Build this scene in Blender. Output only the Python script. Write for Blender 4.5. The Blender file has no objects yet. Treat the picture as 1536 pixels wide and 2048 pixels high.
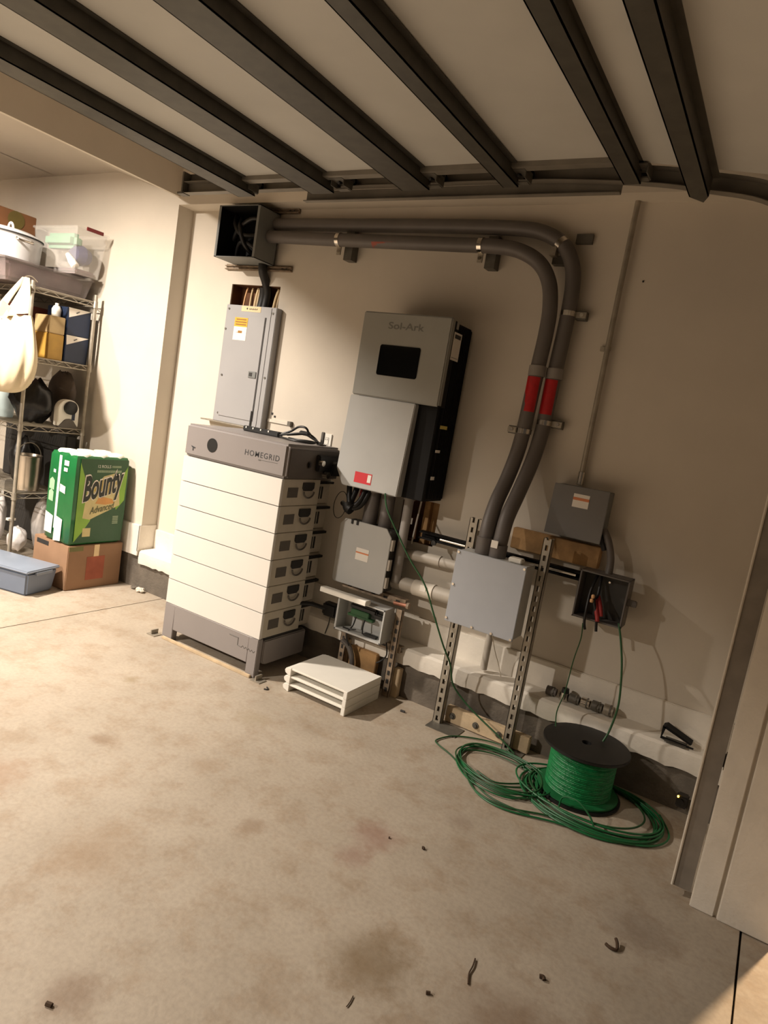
import bpy, bmesh, math, random
from mathutils import Vector, Matrix

random.seed(7)
SC = bpy.context.scene
COL = SC.collection

# ------------------------------------------------------------------ camera, light, exposure
cam_d = bpy.data.cameras.new('camera')
cam = bpy.data.objects.new('camera', cam_d)
COL.objects.link(cam)
cam_d.sensor_fit = 'VERTICAL'
cam_d.sensor_height = 36.0
cam_d.lens = 23.4065
cam_d.clip_start = 0.02
RX = Vector((0.83960914, 0.51760411, 0.16474976))
RY = Vector((0.21259961, -0.03403132, -0.97654661))
RZ = Vector((-0.49985789, 0.85494319, -0.13861544))
m = Matrix.Identity(4)
for i in range(3):
    m[i][0] = RX[i]; m[i][1] = -RY[i]; m[i][2] = -RZ[i]
m[2][3] = 1.5
cam.matrix_world = m
SC.camera = cam

SC.view_settings.view_transform = 'Standard'
SC.view_settings.look = 'None'
SC.view_settings.gamma = 1.0
SC.view_settings.use_curve_mapping = False
SC.view_settings.exposure = 1.72

world = bpy.data.worlds.new('night')
SC.world = world
world.use_nodes = True
world.node_tree.nodes['Background'].inputs[0].default_value = (0.9, 0.75, 0.6, 1)
world.node_tree.nodes['Background'].inputs[1].default_value = 0.015


def lamp(name, loc, energy, color, radius):
    d = bpy.data.lights.new(name, 'POINT')
    d.energy = energy; d.color = color; d.shadow_soft_size = radius
    o = bpy.data.objects.new(name, d)
    o.location = loc
    COL.objects.link(o)
    return o


def downlight(name, loc, energy, color, size):
    d = bpy.data.lights.new(name, 'AREA')
    d.shape = 'DISK'; d.size = size; d.energy = energy; d.color = color
    o = bpy.data.objects.new(name, d)
    o.location = loc
    COL.objects.link(o)
    return o


downlight('shelf_bay_downlight', (-4.17, 1.30, 2.86), 66, (1.0, 0.89, 0.77), 0.16)   # ceiling lamp of the shelf bay
downlight('far_bay_downlight', (-4.10, -1.70, 2.82), 98, (1.0, 0.89, 0.77), 0.16)    # next ceiling lamp of the same row
lamp('porch_lamp', (0.66, 3.64, 1.9), 110, (1.0, 0.72, 0.45), 0.05)            # outdoor lamp on the front wall


# ------------------------------------------------------------------ materials
def lin(c):
    return tuple((x / 12.92 if x <= 0.04045 else ((x + 0.055) / 1.055) ** 2.4) for x in c)


def rgb(r, g, b):
    return lin((r / 255, g / 255, b / 255)) + (1.0,)


MATS = {}


def mat(name, col, rough=0.6, metal=0.0, var=0.06, scale=12.0, bump=0.0, bscale=None, alpha=1.0, trans=0.0, ior=1.45, emit=None, coat=0.0, spec=0.5):
    if name in MATS:
        return MATS[name]
    M = bpy.data.materials.new(name)
    M.use_nodes = True
    nt = M.node_tree
    b = nt.nodes['Principled BSDF']
    c = rgb(*col)
    tc = nt.nodes.new('ShaderNodeTexCoord')
    n = nt.nodes.new('ShaderNodeTexNoise')
    n.inputs['Scale'].default_value = scale
    n.inputs['Detail'].default_value = 5
    nt.links.new(tc.outputs['Object'], n.inputs['Vector'])
    r = nt.nodes.new('ShaderNodeValToRGB')
    r.color_ramp.elements[0].position = 0.3
    r.color_ramp.elements[1].position = 0.7
    r.color_ramp.elements[0].color = tuple(max(0, x * (1 - var * 1.6)) for x in c[:3]) + (1,)
    r.color_ramp.elements[1].color = tuple(min(1, x * (1 + var)) for x in c[:3]) + (1,)
    nt.links.new(n.outputs['Fac'], r.inputs['Fac'])
    nt.links.new(r.outputs['Color'], b.inputs['Base Color'])
    b.inputs['Roughness'].default_value = rough
    b.inputs['Metallic'].default_value = metal
    b.inputs['Specular IOR Level'].default_value = spec
    b.inputs['Coat Weight'].default_value = coat
    if trans:
        b.inputs['Transmission Weight'].default_value = trans
        b.inputs['IOR'].default_value = ior
    if alpha < 1:
        b.inputs['Alpha'].default_value = alpha
    if emit:
        b.inputs['Emission Color'].default_value = rgb(*emit[0])
        b.inputs['Emission Strength'].default_value = emit[1]
    if bump:
        n2 = nt.nodes.new('ShaderNodeTexNoise')
        n2.inputs['Scale'].default_value = bscale or scale * 6
        n2.inputs['Detail'].default_value = 4
        nt.links.new(tc.outputs['Object'], n2.inputs['Vector'])
        bp = nt.nodes.new('ShaderNodeBump')
        bp.inputs['Strength'].default_value = bump
        bp.inputs['Distance'].default_value = 0.01
        nt.links.new(n2.outputs['Fac'], bp.inputs['Height'])
        nt.links.new(bp.outputs['Normal'], b.inputs['Normal'])
    MATS[name] = M
    return M


def floor_material():
    M = bpy.data.materials.new('stained_concrete')
    M.use_nodes = True
    nt = M.node_tree
    L = nt.links.new
    b = nt.nodes['Principled BSDF']
    tc = nt.nodes.new('ShaderNodeTexCoord')
    n1 = nt.nodes.new('ShaderNodeTexNoise'); n1.inputs['Scale'].default_value = 2.2; n1.inputs['Detail'].default_value = 8; n1.inputs['Roughness'].default_value = 0.62
    n2 = nt.nodes.new('ShaderNodeTexNoise'); n2.inputs['Scale'].default_value = 6.5; n2.inputs['Detail'].default_value = 10; n2.inputs['Roughness'].default_value = 0.7
    n3 = nt.nodes.new('ShaderNodeTexNoise'); n3.inputs['Scale'].default_value = 60; n3.inputs['Detail'].default_value = 6
    for n in (n1, n2, n3):
        L(tc.outputs['Object'], n.inputs['Vector'])
    r1 = nt.nodes.new('ShaderNodeValToRGB')
    r1.color_ramp.elements[0].position = 0.32; r1.color_ramp.elements[0].color = rgb(164, 152, 136)
    r1.color_ramp.elements[1].position = 0.66; r1.color_ramp.elements[1].color = rgb(180, 168, 152)
    L(n1.outputs['Fac'], r1.inputs['Fac'])
    r2 = nt.nodes.new('ShaderNodeValToRGB')
    r2.color_ramp.elements[0].position = 0.36; r2.color_ramp.elements[0].color = rgb(238, 230, 222)
    r2.color_ramp.elements[1].position = 0.52; r2.color_ramp.elements[1].color = (1, 1, 1, 1)
    L(n2.outputs['Fac'], r2.inputs['Fac'])
    mx = nt.nodes.new('ShaderNodeMix'); mx.data_type = 'RGBA'; mx.blend_type = 'MULTIPLY'; mx.inputs['Factor'].default_value = 0.9
    L(r1.outputs['Color'], mx.inputs['A']); L(r2.outputs['Color'], mx.inputs['B'])
    r3 = nt.nodes.new('ShaderNodeValToRGB')
    r3.color_ramp.elements[0].position = 0.3; r3.color_ramp.elements[0].color = (0.86, 0.86, 0.86, 1)
    r3.color_ramp.elements[1].position = 0.6; r3.color_ramp.elements[1].color = (1, 1, 1, 1)
    L(n3.outputs['Fac'], r3.inputs['Fac'])
    mx2 = nt.nodes.new('ShaderNodeMix'); mx2.data_type = 'RGBA'; mx2.blend_type = 'MULTIPLY'; mx2.inputs['Factor'].default_value = 0.8
    L(mx.outputs['Result'], mx2.inputs['A']); L(r3.outputs['Color'], mx2.inputs['B'])
    prev = mx2.outputs['Result']
    # oil and rust stains with a place of their own
    stains = [(-0.70, 1.54, .16, (112, 92, 62), .55), (-0.99, 2.02, .11, (140, 104, 92), .5), (-0.99, 1.88, .08, (136, 100, 86), .5),
              (-2.17, 1.73, .06, (128, 104, 80), .55), (-1.20, .95, .10, (116, 92, 72), .5), (-2.20, 1.30, .16, (150, 116, 90), .4),
              (-2.57, 2.18, .05, (134, 116, 84), .5), (-0.30, 1.60, .2, (120, 96, 76), .45), (-0.1, 2.25, .14, (112, 98, 88), .35),
              (-1.6, 1.3, .2, (150, 126, 100), .4), (-1.9, 2.35, .1, (150, 134, 106), .4), (-2.4, 1.0, .3, (140, 108, 84), .35),
              (-0.8, 2.35, .07, (128, 108, 92), .4), (-1.35, 1.75, .06, (140, 120, 100), .45), (-1.75, 1.9, .08, (150, 130, 108), .4)]
    for (x, y, r, c, k) in stains:
        vm = nt.nodes.new('ShaderNodeVectorMath'); vm.operation = 'DISTANCE'; vm.inputs[1].default_value = (x, y, 0)
        L(tc.outputs['Object'], vm.inputs[0])
        ad = nt.nodes.new('ShaderNodeMath'); ad.operation = 'MULTIPLY_ADD'
        L(n2.outputs['Fac'], ad.inputs[0]); ad.inputs[1].default_value = r * 1.6
        L(vm.outputs['Value'], ad.inputs[2])
        mr = nt.nodes.new('ShaderNodeMapRange'); mr.interpolation_type = 'SMOOTHSTEP'
        mr.inputs['From Min'].default_value = r * 0.9; mr.inputs['From Max'].default_value = r * 2.0
        mr.inputs['To Min'].default_value = k; mr.inputs['To Max'].default_value = 0
        L(ad.outputs[0], mr.inputs['Value'])
        mm = nt.nodes.new('ShaderNodeMix'); mm.data_type = 'RGBA'
        L(mr.outputs['Result'], mm.inputs['Factor']); L(prev, mm.inputs['A'])
        mm.inputs['B'].default_value = rgb(*c)
        prev = mm.outputs['Result']
    L(prev, b.inputs['Base Color'])
    b.inputs['Roughness'].default_value = 0.62
    b.inputs['Specular IOR Level'].default_value = 0.3
    bp = nt.nodes.new('ShaderNodeBump'); bp.inputs['Strength'].default_value = 0.12; bp.inputs['Distance'].default_value = 0.01
    L(n3.outputs['Fac'], bp.inputs['Height']); L(bp.outputs['Normal'], b.inputs['Normal'])
    return M


M_floor = floor_material()
M_wall = mat('wall_paint', (206, 197, 183), .75, var=.03, scale=3, bump=.06, bscale=160)
M_ceil = mat('ceiling_paint', (186, 176, 162), .8, var=.03, scale=3, bump=.05, bscale=140)
M_trim = mat('white_base_paint', (226, 219, 207), .7, var=.05, scale=8, bump=.15, bscale=60)
M_conc = mat('bare_concrete', (104, 96, 86), .9, var=.2, scale=9, bump=.3, bscale=70)
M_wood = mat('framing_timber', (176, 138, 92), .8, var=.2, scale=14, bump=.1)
M_pine = mat('pale_pine', (200, 178, 146), .75, var=.12, scale=18, bump=.1)
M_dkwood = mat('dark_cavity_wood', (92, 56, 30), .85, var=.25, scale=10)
M_steelpaint = mat('door_steel', (182, 180, 174), .55, var=.04, scale=4)
M_galv = mat('galvanised_steel', (104, 100, 92), .5, metal=.35, var=.14, scale=18)
M_galvl = mat('bright_galvanised', (164, 156, 142), .45, metal=.5, var=.12, scale=22)
M_strut = mat('dark_strut_steel', (72, 69, 62), .5, metal=.15, var=.14, scale=18)
M_rail = mat('rail_steel', (132, 124, 114), .55, metal=.1, var=.1, scale=14)
M_track = mat('track_steel', (128, 122, 112), .5, metal=.35, var=.1, scale=10)
M_chrome = mat('chrome', (214, 208, 198), .22, metal=1, var=.05)
M_grey = mat('panel_grey', (156, 155, 156), .45, var=.02, scale=5)
M_greyd = mat('panel_grey_edge', (118, 120, 118), .5, var=.03)
M_boxgrey = mat('box_grey', (178, 178, 175), .45, var=.03, scale=6)
M_boxdark = mat('box_inside_grey', (66, 64, 60), .7, var=.1)
M_pvc = mat('grey_pvc', (98, 92, 88), .5, var=.05, scale=8)
M_pvcl = mat('light_grey_pvc', (140, 134, 128), .5, var=.05)
M_pvcw = mat('pale_pvc', (176, 168, 156), .5, var=.06)
M_black = mat('black_plastic', (18, 17, 16), .5, var=.1)
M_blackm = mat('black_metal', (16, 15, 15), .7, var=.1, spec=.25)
M_dark = mat('dark_grey', (46, 44, 42), .7, var=.1)  # plain dark grey for slots, gaps, anchors and dark goods
M_invgrey = mat('inverter_grey', (146, 145, 138), .5, var=.02)
M_glass = mat('screen_glass', (6, 8, 9), .08, var=.05, spec=.6)
M_white = mat('white_plastic', (236, 232, 222), .45, var=.02)
M_whited = mat('dirty_white_plastic', (214, 206, 192), .6, var=.08)
M_batw = mat('battery_white', (216, 212, 205), .4, var=.012, scale=4)
M_batside = mat('battery_side_white', (196, 188, 172), .55, var=.04)
M_batg = mat('battery_grey', (138, 132, 130), .42, var=.02, scale=5)
M_batgd = mat('battery_grey_dark', (92, 86, 80), .55, var=.04)
M_mark = mat('dark_grey_print', (52, 52, 54), .6)
M_markl = mat('soft_grey_print', (92, 90, 86), .6)
M_red = mat('red_label', (206, 44, 52), .45, var=.04)
M_redd = mat('deep_red_label', (176, 26, 30), .35, var=.08, scale=40)
M_label = mat('white_label', (232, 226, 216), .5, var=.02)
M_orange = mat('orange_label', (216, 132, 84), .5, var=.05)
M_yellow = mat('yellow_label', (226, 170, 30), .5, var=.05)
M_tape = mat('masking_tape', (226, 202, 160), .7, var=.04)
M_green = mat('green_cable', (24, 98, 54), .45, var=.1)
M_greend = mat('dark_green_cable', (32, 78, 40), .5, var=.1)
M_greenspool = mat('wound_green_wire', (16, 122, 66), .4, var=.18, scale=40, bump=.4, bscale=120)
M_pkg = mat('green_wrap', (22, 98, 50), .35, var=.05, scale=6, bump=.25, bscale=18, coat=.3)
M_pkgf = mat('shaded_green_wrap', (38, 80, 46), .45, var=.05, scale=6, bump=.2, bscale=14)  # shaded copy of the green wrap, for the pack's main face
M_lime = mat('lime_print', (132, 178, 62), .45, var=.15, scale=5)
M_cream = mat('cream_print', (206, 194, 140), .5, var=.08)
M_gold = mat('gold_print', (190, 164, 72), .5, var=.08)
M_film = mat('white_film', (226, 232, 220), .3, var=.05)
M_card = mat('cardboard', (152, 119, 92), .85, var=.06, scale=7)
M_cardd = mat('cardboard_red_print', (160, 90, 70), .85, var=.1)
M_brown = mat('brown_card', (118, 78, 46), .85, var=.08)
M_blue = mat('blue_bin', (112, 124, 144), .4, var=.05, scale=5)
M_bluel = mat('blue_bin_lid', (132, 142, 158), .35, var=.06, scale=5)
M_cotton = mat('cream_cotton', (204, 188, 158), .9, var=.05, scale=10, bump=.1, bscale=300)
M_enam = mat('white_enamel', (206, 206, 208), .18, var=.02)
M_navy = mat('navy_box', (28, 42, 68), .5, var=.06)
M_tan = mat('tan_box', (172, 148, 106), .6, var=.06)
M_ochre = mat('yellow_box', (172, 134, 58), .55, var=.1)
M_clear = mat('clear_plastic', (236, 232, 226), .16, trans=.0, alpha=.16, var=.05)
M_haze = mat('hazy_plastic', (214, 208, 204), .3, alpha=.6, var=.15, scale=8)
M_bin = mat('clear_bin', (150, 140, 136), .25, alpha=.3, var=.2, scale=6)
M_bag = mat('white_film_bag', (230, 226, 224), .3, alpha=.9, var=.06, bump=.5, bscale=14)
M_blackbag = mat('black_bag', (24, 22, 21), .38, var=.3, scale=7, bump=.5, bscale=12)
M_stain = mat('stainless', (206, 198, 186), .28, metal=1, var=.05)
M_teal = mat('turquoise_plastic', (130, 206, 194), .4)
M_dkred = mat('dark_red_plastic', (110, 22, 24), .4)
M_mint = mat('mint_cloth', (140, 190, 160), .7)
M_indigo = mat('indigo_cloth', (62, 66, 110), .7)
M_plum = mat('plum_cloth', (92, 66, 70), .8, var=.3, scale=9)
M_led = mat('amber_led', (255, 190, 40), .3, emit=((255, 190, 60), 4))
M_olive = mat('olive_print', (96, 82, 34), .8)
M_dirt = mat('debris_brown', (70, 52, 36), .9)
M_rust = mat('dirty_strut', (150, 132, 112), .7, var=.3, scale=30, metal=.2)
M_pinkwire = mat('red_wire', (150, 40, 40), .5)
M_copper = mat('tan_wire_nut', (226, 176, 124), .5)


# ------------------------------------------------------------------ mesh builder
class MB:
    def __init__(self):
        self.v = []; self.f = []

    def add(self, vs, fs):
        o = len(self.v)
        self.v += [tuple(p) for p in vs]
        self.f += [tuple(i + o for i in f) for f in fs]
        return self

    def box(self, x0, x1, y0, y1, z0, z1):
        return self.add([(x0, y0, z0), (x1, y0, z0), (x1, y1, z0), (x0, y1, z0), (x0, y0, z1), (x1, y0, z1), (x1, y1, z1), (x0, y1, z1)],
                        [(0, 3, 2, 1), (4, 5, 6, 7), (0, 1, 5, 4), (1, 2, 6, 5), (2, 3, 7, 6), (3, 0, 4, 7)])

    def prism(self, poly, axis, a0, a1):
        """poly: 2-D outline; axis 'x': (y,z), 'y': (x,z), 'z': (x,y)"""
        n = len(poly)

        def P(p, a):
            return {'x': (a, p[0], p[1]), 'y': (p[0], a, p[1]), 'z': (p[0], p[1], a)}[axis]
        vs = [P(p, a0) for p in poly] + [P(p, a1) for p in poly]
        fs = [tuple(range(n - 1, -1, -1)), tuple(range(n, 2 * n))]
        fs += [(i, (i + 1) % n, n + (i + 1) % n, n + i) for i in range(n)]
        return self.add(vs, fs)

    def tube(self, pts, r, n=10, closed=False, caps=True):
        pts = [Vector(p) for p in pts]
        N = len(pts)
        rs = r if isinstance(r, (list, tuple)) else [r] * N
        vs, fs = [], []
        T = []
        for i in range(N):
            if closed:
                t = pts[(i + 1) % N] - pts[i - 1]
            else:
                t = pts[min(i + 1, N - 1)] - pts[max(i - 1, 0)]
            T.append(t.normalized() if t.length > 1e-9 else Vector((0, 0, 1)))
        a = Vector((0, 0, 1)) if abs(T[0].z) < .9 else Vector((1, 0, 0))
        u = T[0].cross(a).normalized()
        for i in range(N):
            u = (u - T[i] * u.dot(T[i]))
            u = u.normalized() if u.length > 1e-6 else T[i].orthogonal().normalized()
            w = T[i].cross(u)
            for k in range(n):
                an = 2 * math.pi * k / n
                vs.append(pts[i] + (u * math.cos(an) + w * math.sin(an)) * rs[i])
        M = N if closed else N - 1
        for i in range(M):
            j = (i + 1) % N
            for k in range(n):
                k2 = (k + 1) % n
                fs.append((i * n + k, i * n + k2, j * n + k2, j * n + k))
        if caps and not closed:
            fs.append(tuple(range(n - 1, -1, -1)))
            fs.append(tuple((N - 1) * n + k for k in range(n)))
        return self.add(vs, fs)

    def cyl(self, p0, p1, r, n=20, r1=None):
        return self.tube([p0, p1], [r, r if r1 is None else r1], n)

    def lathe(self, prof, c, n=32, axis='z', sx=1, sy=1):
        vs, fs = [], []
        for (r, z) in prof:
            for k in range(n):
                a = 2 * math.pi * k / n
                p = (r * math.cos(a) * sx, r * math.sin(a) * sy, z)
                if axis == 'x':
                    p = (p[2], p[0], p[1])
                if axis == 'y':
                    p = (p[0], p[2], p[1])
                vs.append((c[0] + p[0], c[1] + p[1], c[2] + p[2]))
        for i in range(len(prof) - 1):
            for k in range(n):
                k2 = (k + 1) % n
                fs.append((i * n + k, i * n + k2, (i + 1) * n + k2, (i + 1) * n + k))
        if prof[0][0] > 1e-6:
            fs.append(tuple(range(n - 1, -1, -1)))
        if prof[-1][0] > 1e-6:
            fs.append(tuple((len(prof) - 1) * n + k for k in range(n)))
        return self.add(vs, fs)

    def loft(self, rings, cap0=True, cap1=True, closed=True):
        n = len(rings[0])
        vs = [p for r in rings for p in r]
        fs = []
        for i in range(len(rings) - 1):
            for k in range(n if closed else n - 1):
                k2 = (k + 1) % n
                fs.append((i * n + k, i * n + k2, (i + 1) * n + k2, (i + 1) * n + k))
        if cap0: fs.append(tuple(range(n - 1, -1, -1)))
        if cap1: fs.append(tuple((len(rings) - 1) * n + k for k in range(n)))
        return self.add(vs, fs)

    def rot(self, ang, c, axis='Z'):
        R = Matrix.Rotation(ang, 3, axis); c = Vector(c)
        self.v = [tuple(c + R @ (Vector(p) - c)) for p in self.v]
        return self

    def jitter(self, a):
        self.v = [(x + random.uniform(-a, a), y + random.uniform(-a, a), z + random.uniform(-a, a)) for x, y, z in self.v]
        return self


BASE = {}
FRAME = [None]      # (origin from, origin to, size factor) for things modelled in the shelf rack's own measure


def fr_pt(p):
    if FRAME[0] is None:
        return Vector(p)
    a, b, k = FRAME[0]
    q = Vector(b) + (Vector(p) - Vector(a)) * k
    q.z = max(q.z, 0.0)
    return q



def build(name, mb, material, parent=None, bevel=0, smooth=35, seg=2, kind=None, subsurf=0, label=None):
    if FRAME[0] is not None:
        mb.v = [tuple(fr_pt(p)) for p in mb.v]
    if parent is None:
        xs = [p[0] for p in mb.v]; ys = [p[1] for p in mb.v]; zs = [p[2] for p in mb.v]
        base = Vector(((min(xs) + max(xs)) / 2, (min(ys) + max(ys)) / 2, min(zs)))
        if kind == 'structure':
            base = Vector((0, 0, 0))
    else:
        base = BASE[parent.name]
    me = bpy.data.meshes.new(name)
    bm = bmesh.new()
    vs = [bm.verts.new(Vector(p) - base) for p in mb.v]
    for f in mb.f:
        if len(set(f)) > 2:
            try:
                bm.faces.new([vs[i] for i in f])
            except ValueError:
                pass
    bmesh.ops.remove_doubles(bm, verts=bm.verts, dist=1e-5)
    bmesh.ops.recalc_face_normals(bm, faces=bm.faces)
    if bevel:
        ed = [e for e in bm.edges if len(e.link_faces) == 2 and e.calc_face_angle(0) > math.radians(40)]
        bmesh.ops.bevel(bm, geom=ed, offset=bevel, segments=seg, affect='EDGES', clamp_overlap=True)
    bm.to_mesh(me); bm.free()
    me.materials.append(material)
    if smooth:
        me.shade_smooth()
        me.set_sharp_from_angle(angle=math.radians(smooth))
    o = bpy.data.objects.new(name, me)
    COL.objects.link(o)
    if parent is not None:
        o.parent = parent
    else:
        o.location = base
    BASE[o.name] = base
    if subsurf:
        s = o.modifiers.new('subsurf', 'SUBSURF'); s.levels = subsurf; s.render_levels = subsurf
    if kind:
        o['kind'] = kind
    if label:
        o['label'] = label
    return o


def thing(name, label, cat, loc, group=None):
    o = bpy.data.objects.new(name, None)
    o.empty_display_size = 0.05
    COL.objects.link(o)
    loc = fr_pt(loc)
    o.location = loc
    o['label'] = label; o['category'] = cat
    if group: o['group'] = group
    BASE[o.name] = Vector(loc)
    return o


def tag(o, label, cat, group=None, kind=None):
    o['label'] = label; o['category'] = cat
    if group: o['group'] = group
    if kind: o['kind'] = kind
    return o


def struct(name, mb, material, **k):
    return build(name, mb, material, kind='structure', **k)


def spline(pts, k=6, closed=False):
    P = [Vector(p) for p in pts]
    N = len(P); out = []
    M = N if closed else N - 1
    for i in range(M):
        if closed:
            a, b, c, d = P[i - 1], P[i], P[(i + 1) % N], P[(i + 2) % N]
        else:
            a, b, c, d = P[max(i - 1, 0)], P[i], P[i + 1], P[min(i + 2, N - 1)]
        for s in range(k):
            t = s / k
            out.append(0.5 * ((2 * b) + (c - a) * t + (2 * a - 5 * b + 4 * c - d) * t * t + (3 * b - a - 3 * c + d) * t ** 3))
    if not closed: out.append(P[-1])
    return out


def lettering(name, s, origin, u, v, width, material, parent, height=None, bold=0.0, shear=0.0, thick=0.0006, spacing=1.0):
    """Printed lettering: u reading direction, v up direction; origin = lower left."""
    cu = bpy.data.curves.new(name + '_curve', 'FONT')
    cu.body = s; cu.size = 1.0; cu.offset = bold; cu.shear = shear; cu.resolution_u = 4; cu.space_character = spacing
    tmp = bpy.data.objects.new(name + '_tmp', cu)
    COL.objects.link(tmp)
    dg = bpy.context.evaluated_depsgraph_get()
    me = bpy.data.meshes.new_from_object(tmp.evaluated_get(dg))
    bpy.data.objects.remove(tmp)
    xs = [q.co.x for q in me.vertices]; ys = [q.co.y for q in me.vertices]
    sx = width / (max(xs) - min(xs)); sy = sx if height is None else height / (max(ys) - min(ys))
    u = Vector(u).normalized(); v = Vector(v).normalized(); nrm = u.cross(v)
    O = Vector(origin)
    mb = MB()
    front = [O + u * ((q.co.x - min(xs)) * sx) + v * ((q.co.y - min(ys)) * sy) + nrm * thick for q in me.vertices]
    mb.add(front, [tuple(p.vertices) for p in me.polygons])
    bpy.data.meshes.remove(me)
    bpy.data.curves.remove(cu)
    return build(name, mb, material, parent, smooth=0)


def copy_tree(o, parent=None, delta=None):
    c = o.copy()
    COL.objects.link(c)
    c.parent = parent
    BASE[c.name] = BASE[o.name]
    if delta is not None:
        c.location = o.location + Vector(delta)
    for ch in list(o.children):
        copy_tree(ch, c)
    return c


# ================================================================== the setting
# floor slabs with the two open joints
fl = MB()
fl.box(-8, -3.521, -5, 3.18, -.12, 0)
fl.box(-3.513, .186, -5, 3.18, -.12, 0)
fl.box(-3.53, .19, -5, 3.4, -.14, -.018)
fo = struct('floor', fl, M_floor, smooth=0)
dv = MB(); dv.box(.194, 5, -5, 6, -.14, -.004)
struct('floor_driveway', dv, M_floor, smooth=0)


def wall_with_holes(name, xs, zs, skip, y0, y1, material):
    """A wall slab split on a grid so that the openings cut in it are real openings."""
    w = MB()
    for i in range(len(xs) - 1):
        for j in range(len(zs) - 1):
            if (i, j) not in skip:
                w.box(xs[i], xs[i + 1], y0, y1, zs[j], zs[j + 1])
    return struct(name, w, material, smooth=0)


# equipment wall: drywall recessed behind the concrete stem wall, two openings cut into it
wall_with_holes('wall_back', [-3.815, -3.366, -2.947, -1.82, -1.585, .03], [.28, .84, 1.085, 1.33, 2.198, 2.665],
                {(1, 3), (3, 1)}, 3.30, 3.31, M_wall)
cav = MB()
cav.box(-3.37, -2.94, 3.395, 3.41, 1.3, 2.24); cav.box(-3.38, -3.366, 3.31, 3.4, 1.3, 2.24); cav.box(-2.947, -2.93, 3.31, 3.4, 1.3, 2.24)
cav.box(-3.38, -2.93, 3.31, 3.4, 2.198, 2.23)
cav.box(-1.83, -1.57, 3.395, 3.41, .8, 1.1); cav.box(-1.84, -1.82, 3.31, 3.4, .8, 1.1); cav.box(-1.585, -1.57, 3.31, 3.4, .8, 1.1); cav.box(-1.84, -1.57, 3.31, 3.4, .82, .84)
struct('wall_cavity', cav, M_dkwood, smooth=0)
bl = MB(); bl.box(-3.9, .3, 3.42, 3.5, -.1, 3.2)
struct('wall_back.001', bl, M_conc, smooth=0)
up = MB(); up.box(-3.815, .03, 3.17, 3.42, 2.665, 3.1)
struct('wall_upper', up, M_wall, smooth=0)
wl = MB(); wl.box(-8, -3.815, 3.17, 3.42, .235, 3.1)
struct('wall_left', wl, M_wall, smooth=0)
# white base band and ledge (painted top of the stem wall)
bb = MB(); bb.box(-3.815, .03, 3.286, 3.305, .27, .43)
struct('baseboard_back', bb, M_trim, bevel=.004, smooth=0)
bl2 = MB(); bl2.box(-8, -3.808, 3.152, 3.18, .238, .46); bl2.box(-3.82, -3.806, 3.152, 3.3, .27, .46)
struct('baseboard_left', bl2, M_trim, bevel=.003, smooth=0)
ldg = MB()
N = 120
rings = []
for i in range(N + 1):
    x = -3.79 + (.03 + 3.79) * i / N
    w1 = random.uniform(-.003, .003); w2 = random.uniform(-.006, .004)
    rings.append([(x, 3.302, .193), (x, 3.157 + w1, .193 + w2), (x, 3.153 + w1, .23), (x, 3.158 + w1, .272), (x, 3.172 + w1, .283), (x, 3.302, .289)])
ldg.loft(rings)
struct('trim_1', ldg, M_trim, smooth=30)
sw = MB(); sw.box(-8, .03, 3.176, 3.42, -.05, .25)
struct('wall_stem', sw, M_conc, smooth=0)
# front wall with the jamb of the open garage door
fw = MB(); fw.box(.03, .275, 2.52, 3.5, 0, 3.1)
struct('wall_front', fw, M_wall, smooth=0)
fj = MB(); fj.box(.024, .102, 2.508, 2.53, 0, 2.2); fj.box(.112, .285, 2.502, 2.53, 0, 2.2)
struct('door_1', fj, M_trim, bevel=.003, smooth=0)
fh = MB(); fh.box(.03, .275, -2.6, 2.52, 2.2, 3.1); fh.box(.03, .275, -5, -2.6, 0, 3.1)
struct('wall_front.001', fh, M_wall, smooth=0)
# ceilings: over the door bay, and the lower one over the shelf bay with its soffit
c1 = MB(); c1.box(-3.9, .3, -5, 3.2, 3.05, 3.1)
struct('ceiling', c1, M_ceil, smooth=0)
hd = MB(); hd.box(-3.84, -3.815, -5, 3.17, 2.716, 3.1)
struct('trim_2', hd, M_wall, smooth=0)
sof = MB()
rows = []
for j in range(13):
    y = 3.17 - j * .115
    t = min(1, j / 12)
    t = t * t * (3 - 2 * t)
    row = []
    for i in range(15):
        x = -3.84 - i * .1
        zs = min(2.9, 2.716 + (-3.815 - x) * .281)
        zf = min(2.9, 2.716 + max(0, (-3.86 - x)) * 1.8)
        row.append((x, y, zs * (1 - t) + zf * t))
    rows.append(row)
sof.loft(rows, False, False, closed=False)
struct('ceiling_soffit', sof, M_ceil, smooth=60)
c2 = MB(); c2.box(-8, -5.23, -5, 3.2, 2.9, 2.95); c2.box(-5.24, -3.83, -5, 1.80, 2.9, 2.95)
c2.box(-3.93, -3.84, -5, 1.79, 2.716, 2.9)
struct('ceiling_left', c2, M_ceil, smooth=0)
w3 = MB(); w3.box(-8.1, -8, -5, 3.4, 0, 3.1); w3.box(-8, .3, -5.1, -5, 0, 3.1)
struct('wall_far', w3, mat('darkened_far_wall', (62, 55, 48), .8), smooth=0)  # unseen walls, coloured dark to cut bounced light

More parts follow.
